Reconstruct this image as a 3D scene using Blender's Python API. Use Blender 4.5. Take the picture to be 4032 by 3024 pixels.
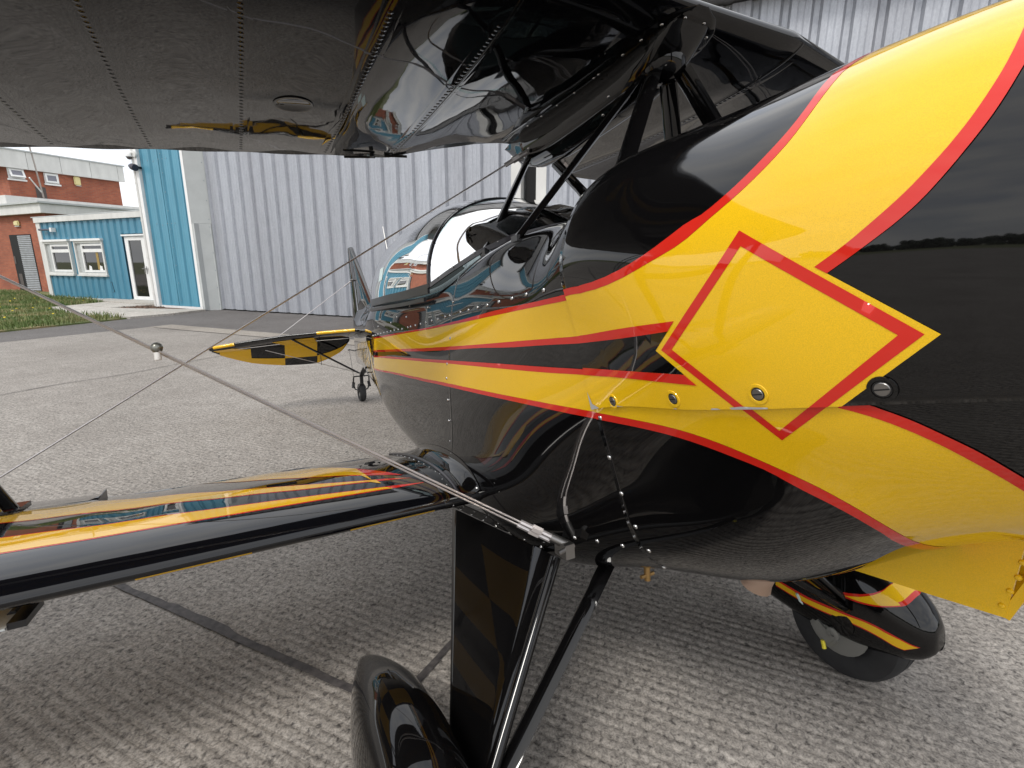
import bpy, bmesh, math, random
from mathutils import Vector, Matrix, Euler, noise
from mathutils.geometry import delaunay_2d_cdt
random.seed(7)
SC = bpy.context.scene
for o in list(bpy.data.objects): bpy.data.objects.remove(o, do_unlink=True)
COL = SC.collection
R = math.radians

EXPOSURE, CLOUD, SUNE = 0.28, 1.2, 1.5
# ------------------------------------------------------------------ camera, sky, sun, exposure
cam_d = bpy.data.cameras.new('camera'); cam = bpy.data.objects.new('camera', cam_d); COL.objects.link(cam)
cam.location = (0, 0, 1.30)
PITCH, ROLL = .233518, -.002894
fw = Vector((0, math.cos(PITCH), -math.sin(PITCH))); rt0 = Vector((1, 0, 0)); dn0 = Vector((0, -math.sin(PITCH), -math.cos(PITCH)))
rt = rt0*math.cos(ROLL)+dn0*math.sin(ROLL); dn = dn0*math.cos(ROLL)-rt0*math.sin(ROLL)
mw = Matrix((rt, -dn, -fw)).transposed().to_4x4(); mw.translation = cam.location
cam.matrix_world = mw
cam_d.sensor_width = 36; cam_d.lens = 36*2002.4/4032; cam_d.clip_start = .02; cam_d.clip_end = 3000
SC.camera = cam
SC.render.resolution_x, SC.render.resolution_y = 1024, 768
SC.view_settings.view_transform = 'Standard'; SC.view_settings.look = 'None'
SC.view_settings.gamma = 1; SC.view_settings.use_curve_mapping = False
SC.view_settings.exposure = EXPOSURE

SUN_EL, SUN_AZ = R(52), R(205)          # azimuth clockwise from +Y
world = bpy.data.worlds.new('World'); SC.world = world; world.use_nodes = True
wn = world.node_tree; wn.nodes.clear()
def WN(t, **k):
    n = wn.nodes.new(t)
    for a, b in k.items(): setattr(n, a, b)
    return n
sky = WN('ShaderNodeTexSky', sky_type='NISHITA', sun_disc=False, sun_elevation=SUN_EL, sun_rotation=SUN_AZ, air_density=1.0, dust_density=2.0)
tc = WN('ShaderNodeTexCoord')
mp = WN('ShaderNodeMapping'); mp.inputs['Scale'].default_value = (1.0, 1.0, 2.6)
wn.links.new(tc.outputs['Generated'], mp.inputs['Vector'])
cn = WN('ShaderNodeTexNoise'); cn.inputs['Scale'].default_value = 2.1; cn.inputs['Detail'].default_value = 7; cn.inputs['Roughness'].default_value = .55
wn.links.new(mp.outputs['Vector'], cn.inputs['Vector'])
cr = WN('ShaderNodeValToRGB'); cr.color_ramp.elements[0].position = .25; cr.color_ramp.elements[0].color = (.72, .72, .72, 1)
cr.color_ramp.elements[1].position = .62; cr.color_ramp.elements[1].color = (1, 1, 1, 1)
wn.links.new(cn.outputs['Fac'], cr.inputs['Fac'])
c2 = WN('ShaderNodeTexNoise'); c2.inputs['Scale'].default_value = 4.0; c2.inputs['Detail'].default_value = 6
wn.links.new(mp.outputs['Vector'], c2.inputs['Vector'])
cc = WN('ShaderNodeValToRGB'); cc.color_ramp.elements[0].position = .3; cc.color_ramp.elements[0].color = (.74, .78, .86, 1)
cc.color_ramp.elements[1].position = .6; cc.color_ramp.elements[1].color = (1.0, 1.0, 1.0, 1)
wn.links.new(c2.outputs['Fac'], cc.inputs['Fac'])
b1 = WN('ShaderNodeBackground'); b1.inputs['Strength'].default_value = .11
b2 = WN('ShaderNodeBackground'); b2.inputs['Strength'].default_value = CLOUD
mx = WN('ShaderNodeMixShader'); wo = WN('ShaderNodeOutputWorld')
wn.links.new(sky.outputs['Color'], b1.inputs['Color']); wn.links.new(cc.outputs['Color'], b2.inputs['Color'])
wn.links.new(cr.outputs['Color'], mx.inputs['Fac']); wn.links.new(b1.outputs[0], mx.inputs[1]); wn.links.new(b2.outputs[0], mx.inputs[2])
wn.links.new(mx.outputs[0], wo.inputs['Surface'])
sd = bpy.data.lights.new('sun', 'SUN'); sd.energy = SUNE; sd.angle = R(14); sd.color = (1, .96, .90)
so = bpy.data.objects.new('sun', sd); COL.objects.link(so)
sv = Vector((math.sin(SUN_AZ)*math.cos(SUN_EL), math.cos(SUN_AZ)*math.cos(SUN_EL), math.sin(SUN_EL)))
so.rotation_euler = (-sv).to_track_quat('-Z', 'Y').to_euler(); so.location = (0, -20, 40)

# ------------------------------------------------------------------ helpers
def tag(o, label=None, cat=None, group=None, kind=None):
    if label: o['label'] = label
    if cat: o['category'] = cat
    if group: o['group'] = group
    if kind: o['kind'] = kind
    return o
def empty(name, loc=(0, 0, 0), rz=0, parent=None):
    o = bpy.data.objects.new(name, None); COL.objects.link(o); o.empty_display_size = .1
    o.location = loc; o.rotation_euler = (0, 0, rz); o.parent = parent
    return o
def mesh(name, V, F, mat, smooth=True, angle=40):
    me = bpy.data.meshes.new(name); me.from_pydata([tuple(v) for v in V], [], F); me.validate(); me.update()
    for m in (mat if isinstance(mat, (list, tuple)) else [mat]): me.materials.append(m)
    if smooth:
        me.polygons.foreach_set('use_smooth', [True]*len(me.polygons))
        if angle: me.set_sharp_from_angle(angle=R(angle))
    return me
def link(name, me, parent=None, loc=None, label=None):
    o = bpy.data.objects.new(name, me); COL.objects.link(o); o.parent = parent
    if loc is not None: o.location = loc
    if label: o['label'] = label
    return o
class MB:
    def __init__(s): s.V = []; s.F = []; s.M = []
    def add(s, V, F, m=0):
        n = len(s.V); s.V += [tuple(v) for v in V]; s.F += [tuple(n+i for i in f) for f in F]; s.M += [m]*len(F); return s
    def box(s, a, b, m=0):
        (x0, y0, z0), (x1, y1, z1) = a, b
        return s.add([(x0,y0,z0),(x1,y0,z0),(x1,y1,z0),(x0,y1,z0),(x0,y0,z1),(x1,y0,z1),(x1,y1,z1),(x0,y1,z1)],
            [(0,3,2,1),(4,5,6,7),(0,1,5,4),(1,2,6,5),(2,3,7,6),(3,0,4,7)], m)
    def sweep(s, pts, prof, hint=(0,0,1), caps=True, scale=None, m=0):
        """closed 2D profile swept along a path; profile x along the hint side, y along the other"""
        P = [Vector(p) for p in pts]; n = len(prof); V = []
        h = Vector(hint)
        for i, p in enumerate(P):
            d = (P[min(i+1, len(P)-1)]-P[max(i-1, 0)]).normalized()
            a = (h-d*h.dot(d))
            if a.length < 1e-6: a = Vector((1, 0, 0))-d*d.x
            a.normalize(); b = d.cross(a)
            k = scale[i] if scale else 1
            V += [p+a*(q[0]*k)+b*(q[1]*k) for q in prof]
        F = [(i*n+j, i*n+(j+1) % n, (i+1)*n+(j+1) % n, (i+1)*n+j) for i in range(len(P)-1) for j in range(n)]
        if caps: F += [tuple(range(n))[::-1], tuple((len(P)-1)*n+j for j in range(n))]
        return s.add(V, F, m)
    def tube(s, pts, r, n=8, m=0, scale=None):
        return s.sweep(pts, [(r*math.cos(2*math.pi*k/n), r*math.sin(2*math.pi*k/n)) for k in range(n)], (.123, .31, .94), True, scale, m)
    def lathe(s, c, axis, prof, n=24, m=0):
        """prof: (radius, height along axis)"""
        ax = Vector(axis).normalized(); a = ax.orthogonal().normalized(); b = ax.cross(a); c = Vector(c); V = []; F = []
        for r, h in prof:
            for k in range(n):
                t = 2*math.pi*k/n; V.append(c+ax*h+(a*math.cos(t)+b*math.sin(t))*r)
        for i in range(len(prof)-1):
            for k in range(n): F.append((i*n+k, i*n+(k+1) % n, (i+1)*n+(k+1) % n, (i+1)*n+k))
        return s.add(V, F, m)
    def grid(s, fn, us, vs, closed_v=False, m=0, flip=False):
        nv = len(vs); V = [fn(u, v) for u in us for v in vs]; F = []
        for i in range(len(us)-1):
            for j in range(nv if closed_v else nv-1):
                k = (j+1) % nv; f = (i*nv+j, (i+1)*nv+j, (i+1)*nv+k, i*nv+k)
                F.append(f[::-1] if flip else f)
        return s.add(V, F, m)
    def mesh(s, name, mat, smooth=True, angle=40):
        me = mesh(name, s.V, s.F, mat, smooth, angle)
        if isinstance(mat, (list, tuple)): me.polygons.foreach_set('material_index', s.M)
        return me
    def build(s, name, mat, parent=None, smooth=True, angle=40, loc=None, label=None):
        return link(name, s.mesh(name, mat, smooth, angle), parent, loc, label)
def lin(a, b, n): return [a+(b-a)*i/(n-1) for i in range(n)]

# ------------------------------------------------------------------ materials
def mat(name, col, rough=.5, metal=0, coat=0, spec=.5, **kw):
    m = bpy.data.materials.new(name); m.use_nodes = True
    b = m.node_tree.nodes['Principled BSDF']
    b.inputs['Base Color'].default_value = (*col, 1); b.inputs['Roughness'].default_value = rough
    b.inputs['Metallic'].default_value = metal; b.inputs['Coat Weight'].default_value = coat; b.inputs['Coat Roughness'].default_value = .03
    b.inputs['Specular IOR Level'].default_value = spec
    return m
def nd(m, t, **k):
    n = m.node_tree.nodes.new(t)
    for a, b in k.items():
        if a in n.inputs.keys() if hasattr(n.inputs, 'keys') else False: n.inputs[a].default_value = b
        else: setattr(n, a, b)
    return n
def lk(m, a, b): m.node_tree.links.new(a, b)
def bsdf(m): return m.node_tree.nodes['Principled BSDF']
def noise_tex(m, scale, detail=4, rough=.5, vec=None, sc=None, coord='Object'):
    n = nd(m, 'ShaderNodeTexNoise'); n.inputs['Scale'].default_value = scale; n.inputs['Detail'].default_value = detail; n.inputs['Roughness'].default_value = rough
    t = nd(m, 'ShaderNodeTexCoord')
    if sc:
        p = nd(m, 'ShaderNodeMapping'); p.inputs['Scale'].default_value = sc
        lk(m, t.outputs[coord], p.inputs['Vector']); lk(m, p.outputs[0], n.inputs['Vector'])
    else: lk(m, t.outputs[coord], n.inputs['Vector'])
    return n
def ramp(m, src, stops):
    r = nd(m, 'ShaderNodeValToRGB'); e = r.color_ramp.elements
    while len(e) < len(stops): e.new(.5)
    for x, (p, c) in zip(e, stops): x.position = p; x.color = (*c, 1) if len(c) == 3 else c
    lk(m, src, r.inputs['Fac']); return r
def bump(m, src, strength, dist=.01):
    b = nd(m, 'ShaderNodeBump'); b.inputs['Strength'].default_value = strength; b.inputs['Distance'].default_value = dist
    lk(m, src, b.inputs['Height']); 
    lk(m, b.outputs[0], bsdf(m).inputs['Normal']); return b
def mulcol(m, a, b, f=1):
    x = nd(m, 'ShaderNodeMix', data_type='RGBA', blend_type='MULTIPLY'); x.inputs[0].default_value = f
    lk(m, a, x.inputs[6]); lk(m, b, x.inputs[7]); return x.outputs[2]
def vary(m, col, amt, scale, sc=None, detail=5):
    n = noise_tex(m, scale, detail, .6, sc=sc)
    lo = tuple(c*(1-amt) for c in col); hi = tuple(min(1, c*(1+amt)) for c in col)
    r = ramp(m, n.outputs['Fac'], [(.3, lo), (.7, hi)]); lk(m, r.outputs['Color'], bsdf(m).inputs['Base Color']); return n

def paint(name, col, wave=.0, wscale=6, flake=0, ior=1.52):
    m = mat(name, col, rough=.02, spec=.5); b = bsdf(m); b.inputs['IOR'].default_value = ior
    # faint polishing haze in the gloss
    n = noise_tex(m, 30, 6, .7); r = ramp(m, n.outputs['Fac'], [(.3, (.012,)*3), (.75, (.05,)*3)])
    lk(m, r.outputs['Color'], b.inputs['Roughness'])
    if wave: w = noise_tex(m, wscale, 2, .4); bump(m, w.outputs['Fac'], wave, .02)
    if flake:
        f = noise_tex(m, 900, 2, .6); lo = tuple(c*(1-flake) for c in col); hi = tuple(min(1, c*(1+flake)) for c in col)
        lk(m, ramp(m, f.outputs['Fac'], [(.35, lo), (.65, hi)]).outputs['Color'], b.inputs['Base Color'])
    return m
BLACK = paint('black gloss paint', (.0035, .0033, .0035), .010, 5)
BLACKW = paint('black gloss fabric paint', (.0035, .0036, .0048), .035, 7)
YEL = paint('yellow gloss paint', (.83, .50, .012), .010, 5, flake=.09)
YELW = paint('yellow wing paint', (.83, .47, .012), .03, 7)
RED = paint('red gloss paint', (.62, .024, .014), .010, 5)
STEEL = mat('stainless steel', (.62, .61, .60), .22, 1); 
STEELD = mat('dark stainless', (.30, .29, .28), .35, 1)
WIRE = mat('bare wire', (.60, .56, .55), .35, .7)
ALU = mat('grey cast alloy', (.34, .34, .32), .45, .7)
RUBBER = mat('tyre rubber', (.022, .022, .023), .75); vary(RUBBER, (.022, .022, .023), .3, 14)
DARKIN = mat('dark cockpit lining', (.012, .012, .013), .7)
BLKM = mat('black satin metal', (.012, .012, .013), .3)
BARE = mat('chipped bare primer', (.42, .42, .41), .55)
RUBSEAL = mat('black trim', (.030, .027, .032), .28)
WHITEP = mat('white nylon', (.78, .76, .72), .4)
BRASS = mat('brass pipe', (.42, .26, .10), .4, .8)
TAN = mat('tan moulded plastic', (.36, .24, .17), .5)
PALE = mat('pale sticker', (.62, .74, .72), .4)
CAPY = mat('yellow cap', (.85, .72, .05), .4)
BLUEC = mat('blue fitting', (.04, .16, .35), .35, .4)
def glass(name, tint, refl=1.0):
    m = bpy.data.materials.new(name); m.use_nodes = True; t = m.node_tree; t.nodes.clear()
    o = t.nodes.new('ShaderNodeOutputMaterial'); mx = t.nodes.new('ShaderNodeMixShader')
    tr = t.nodes.new('ShaderNodeBsdfTransparent'); tr.inputs[0].default_value = (*tint, 1)
    gl = t.nodes.new('ShaderNodeBsdfGlossy'); gl.inputs['Roughness'].default_value = .01; gl.inputs[0].default_value = (refl, refl, refl, 1)
    fr = t.nodes.new('ShaderNodeFresnel'); fr.inputs[0].default_value = 1.5
    t.links.new(fr.outputs[0], mx.inputs[0]); t.links.new(tr.outputs[0], mx.inputs[1]); t.links.new(gl.outputs[0], mx.inputs[2]); t.links.new(mx.outputs[0], o.inputs[0])
    return m
CANOPYG = glass('tinted acrylic', (.76, .89, .86))
# ---- fuselage / cowl loft in airframe axes: x aft, s starboard, u up (metres) ----
ST = {
 -0.86:[(0,.20),(.05,.195),(.09,.185),(.13,.165),(.16,.14),(.175,.11),(.18,.08),(.175,.05),(.16,.02),(.135,-.005),(.10,-.02),(.05,-.03),(0,-.032)],
 -0.80:[(0,.30),(.08,.295),(.15,.275),(.21,.24),(.255,.20),(.28,.15),(.285,.10),(.28,.05),(.262,.005),(.225,-.04),(.165,-.075),(.085,-.09),(0,-.092)],
 -0.65:[(0,.392),(.12,.386),(.22,.361),(.30,.315),(.355,.258),(.385,.19),(.388,.12),(.38,.05),(.355,-.02),(.305,-.085),(.23,-.135),(.12,-.165),(0,-.17)],
 -0.45:[(0,.424),(.12,.419),(.22,.393),(.32,.344),(.39,.277),(.424,.20),(.428,.125),(.418,.045),(.392,-.04),(.343,-.118),(.273,-.19),(.14,-.24),(0,-.25)],
 -0.25:[(0,.431),(.12,.425),(.22,.402),(.325,.352),(.395,.285),(.431,.205),(.434,.13),(.42,.035),(.392,-.055),(.347,-.165),(.283,-.292),(.145,-.37),(0,-.385)],
  0.00:[(0,.400),(.13,.396),(.23,.383),(.33,.356),(.397,.30),(.432,.225),(.433,.165),(.408,.075),(.384,-.06),(.345,-.205),(.28,-.375),(.135,-.46),(0,-.472)],
  0.12:[(0,.372),(.13,.367),(.22,.352),(.30,.325),(.37,.27),(.412,.20),(.42,.145),(.402,.06),(.384,-.075),(.352,-.235),(.30,-.405),(.16,-.492),(0,-.505)],
  0.35:[(0,.372),(.12,.367),(.22,.350),(.30,.325),(.355,.275),(.39,.205),(.404,.14),(.405,.04),(.397,-.08),(.385,-.235),(.37,-.425),(.22,-.545),(0,-.56)],
  0.72:[(0,.335),(.12,.332),(.22,.325),(.30,.305),(.342,.265),(.365,.205),(.38,.14),(.395,.035),(.406,-.08),(.413,-.235),(.405,-.38),(.24,-.495),(0,-.51)],
  0.95:[(0,.29),(.12,.29),(.22,.288),(.305,.275),(.345,.24),(.362,.185),(.376,.12),(.393,.02),(.402,-.09),(.407,-.235),(.395,-.36),(.24,-.475),(0,-.49)],
  1.35:[(0,.29),(.12,.29),(.22,.288),(.315,.275),(.355,.24),(.372,.19),(.382,.12),(.391,.02),(.394,-.09),(.39,-.23),(.365,-.345),(.22,-.43),(0,-.445)],
  1.80:[(0,.31),(.12,.308),(.22,.302),(.315,.288),(.357,.25),(.37,.195),(.376,.12),(.377,.02),(.372,-.08),(.358,-.19),(.325,-.30),(.19,-.375),(0,-.39)],
  2.40:[(0,.44),(.08,.425),(.155,.375),(.22,.31),(.268,.245),(.290,.18),(.296,.115),(.296,.02),(.288,-.07),(.27,-.15),(.235,-.24),(.13,-.295),(0,-.305)],
  3.10:[(0,.42),(.045,.40),(.085,.35),(.125,.29),(.155,.225),(.174,.165),(.183,.11),(.186,.02),(.182,-.06),(.172,-.12),(.145,-.175),(.08,-.21),(0,-.22)],
  3.80:[(0,.39),(.015,.36),(.03,.31),(.05,.26),(.07,.20),(.08,.15),(.085,.1),(.085,.01),(.083,-.05),(.076,-.09),(.06,-.12),(.035,-.14),(0,-.145)],
  4.22:[(0,.36),(.008,.33),(.015,.28),(.02,.23),(.024,.18),(.027,.14),(.028,.09),(.028,.01),(.027,-.05),(.025,-.08),(.02,-.10),(.012,-.115),(0,-.12)],
}
def _cr(p0,p1,p2,p3,f):
    return p1+.5*f*(p2-p0+f*(2*p0-5*p1+4*p2-p3+f*(3*(p1-p2)+p3-p0)))
def _herm(xs, ys, x):
    n=len(xs)
    if x<=xs[0]: return ys[0]
    if x>=xs[-1]: return ys[-1]
    i=0
    while xs[i+1]<x: i+=1
    h=xs[i+1]-xs[i]; f=(x-xs[i])/h
    d=(ys[i+1]-ys[i])/h
    def tan(j):
        if j==0: return (ys[1]-ys[0])/(xs[1]-xs[0])
        if j==n-1: return (ys[-1]-ys[-2])/(xs[-1]-xs[-2])
        a=(ys[j]-ys[j-1])/(xs[j]-xs[j-1]); b=(ys[j+1]-ys[j])/(xs[j+1]-xs[j])
        if a*b<=0: return 0.
        ha=xs[j]-xs[j-1]; hb=xs[j+1]-xs[j]
        w1=2*hb+ha; w2=hb+2*ha
        return (w1+w2)/(w1/a+w2/b)
    m0,m1=tan(i)*h,tan(i+1)*h
    f2=f*f;f3=f2*f
    return (2*f3-3*f2+1)*ys[i]+(f3-2*f2+f)*m0+(-2*f3+3*f2)*ys[i+1]+(f3-f2)*m1
SX = sorted(ST)
def _natural(xs, ys):
    n=len(xs); h=[xs[i+1]-xs[i] for i in range(n-1)]
    a=[0.]*n;b=[1.]*n;c=[0.]*n;d=[0.]*n
    for i in range(1,n-1):
        a[i]=h[i-1];b[i]=2*(h[i-1]+h[i]);c[i]=h[i];d[i]=6*((ys[i+1]-ys[i])/h[i]-(ys[i]-ys[i-1])/h[i-1])
    for i in range(1,n):
        w=a[i]/b[i-1];b[i]-=w*c[i-1];d[i]-=w*d[i-1]
    m=[0.]*n;m[-1]=d[-1]/b[-1]
    for i in range(n-2,-1,-1): m[i]=(d[i]-c[i]*m[i+1])/b[i]
    return m
def _bspl(P):
    """interpolating periodic uniform cubic B-spline coefficients, simple Gauss-Seidel"""
    n=len(P);q=list(P)
    for _ in range(60):
        for i in range(n): q[i]=(6*P[i]-q[i-1]-q[(i+1)%n])/4
    return q
_co=[]
for _x in SX:
    _p=ST[_x]
    _s=[a for a,b in _p]+[-_p[k][0] for k in range(11,0,-1)]
    _u=[b for a,b in _p]+[_p[k][1] for k in range(11,0,-1)]
    _co.append((_bspl(_s),_bspl(_u)))
_CS=[[_co[i][0][k] for i in range(len(SX))] for k in range(24)]
_CU=[[_co[i][1][k] for i in range(len(SX))] for k in range(24)]
_MS=[_natural(SX,c) for c in _CS]; _MU=[_natural(SX,c) for c in _CU]
_cache={}
def ring(x):
    k=round(x,6)
    r=_cache.get(k)
    if r is None:
        x=min(max(x,SX[0]),SX[-1]); i=0
        while i<len(SX)-2 and SX[i+1]<x: i+=1
        h=SX[i+1]-SX[i];A=(SX[i+1]-x)/h;B=1-A;e=(A**3-A)*h*h/6;g=(B**3-B)*h*h/6
        r=([A*c[i]+B*c[i+1]+e*m[i]+g*m[i+1] for c,m in zip(_CS,_MS)],[A*c[i]+B*c[i+1]+e*m[i]+g*m[i+1] for c,m in zip(_CU,_MU)])
        if len(_cache)>20000: _cache.clear()
        _cache[k]=r
    return r
def hull(x,t):
    """t in 0..12, top centre -> belly centre on the starboard side; negative t mirrors to port"""
    import math
    cs,cu=ring(x); i=math.floor(t); f=t-i
    w0=(1-f)**3/6;w1=(3*f**3-6*f*f+4)/6;w2=(-3*f**3+3*f*f+3*f+1)/6;w3=f**3/6
    a,b,c,d=(i-1)%24,i%24,(i+1)%24,(i+2)%24
    return (x, cs[a]*w0+cs[b]*w1+cs[c]*w2+cs[d]*w3, cu[a]*w0+cu[b]*w1+cu[c]*w2+cu[d]*w3)
def naca(f,tc):
    return 5*tc*(.2969*f**.5-.1260*f-.3516*f*f+.2843*f**3-.1036*f**4)
def interp(xs,ys,x):
    if x<=xs[0]: return ys[0]
    for i in range(len(xs)-1):
        if x<=xs[i+1]: return ys[i]+(ys[i+1]-ys[i])*(x-xs[i])/(xs[i+1]-xs[i])
    return ys[-1]
def lw_dims(s):
    a=abs(s)
    xle=.512+max(0,a-1.2)*.02
    xte=interp([.3,.5,.9,1.3,1.75,2.4,2.75],[1.37,1.385,1.42,1.445,1.55,1.58,1.6],a)
    if a>2.5:
        k=(a-2.5)/.27; k=min(k,.999); xle+= .33*(1-(1-k*k)**.5); xte-=.22*(1-(1-k*k)**.5)
    return xle,xte
def lower_wing(f,s):
    """f in -1..1: -1 trailing edge below, 0 leading edge, 1 trailing edge above"""
    xle,xte=lw_dims(s); c=xte-xle; g=abs(f)**1.6
    ch=-.368-.035*g
    th=naca(g,.115)*min(c,.9)
    return (xle+c*g, s, ch+(th*1.05+.012*(4*g*(1-g)) if f>=0 else -th*.8))
def uw_dims(s):
    a=abs(s)
    xle=.075 if a<.36 else .075+.168*(a-.36)
    xte=interp([0,.06,.15,.24,.33,.385,.65,1.08,1.6,2.4,2.8],[.93,.94,.975,1.04,1.125,1.19,1.235,1.315,1.435,1.60,1.68],a)
    if a>2.55:
        k=min((a-2.55)/.27,.999); xle+=.4*(1-(1-k*k)**.5); xte-=.25*(1-(1-k*k)**.5)
    return xle,xte
def upper_wing(f,s):
    """f -1 trailing edge on the underside, 0 leading edge, 1 trailing edge on top"""
    xle,xte=uw_dims(s); c=xte-xle; g=abs(f)**1.6
    ch=.775-.003*g
    th=naca(g,.115)*min(c,1.05)
    return (xle+c*g, s, ch+(th*1.1 if f>=0 else -th*.72))
CAN=[(.95,.36,.262,.585),(1.2,.365,.265,.635),(1.5,.365,.275,.66),(1.8,.352,.285,.652),(2.05,.318,.30,.60),(2.25,.25,.335,.53),(2.38,.15,.385,.46),(2.42,.02,.415,.43)]
def canopy(x,ph):
    import math
    xs=[r[0] for r in CAN]
    w=_herm(xs,[r[1] for r in CAN],x);b=_herm(xs,[r[2] for r in CAN],x);t=_herm(xs,[r[3] for r in CAN],x)
    return (x, w*math.copysign(abs(math.cos(ph))**.85,math.cos(ph)), b+(t-b)*math.sin(ph)**.92)
def pant(side):
    """wheel fairing: f 0 nose .. 1 tail along x, ph around (0 = starboard, pi/2 = up)"""
    import math
    xs=[0,.015,.06,.14,.26,.40,.55,.70,.85,.95,1.0]
    w =[.004,.035,.068,.092,.103,.104,.095,.075,.045,.020,.003]
    hu=[.004,.048,.10,.15,.195,.205,.185,.14,.08,.032,.004]
    hd=[.004,.040,.078,.104,.118,.118,.105,.085,.055,.024,.004]
    uc=[-.866,-.864,-.86,-.856,-.852,-.85,-.846,-.842,-.838,-.836,-.835]
    s0=.745 if side>0 else -.70
    x0,x1=(-.115,.705) if side>0 else (-.115,.70)
    toe=0.0
    def fn(f,ph):
        W=_herm(xs,w,f);U=_herm(xs,hu,f);D=_herm(xs,hd,f);C=_herm(xs,uc,f)
        c,s=math.cos(ph),math.sin(ph)
        return (x0+(x1-x0)*f, s0+W*math.copysign(abs(c)**.85,c), C+(U if s>0 else D)*math.copysign(abs(s)**.85,s))
    return fn
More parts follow.
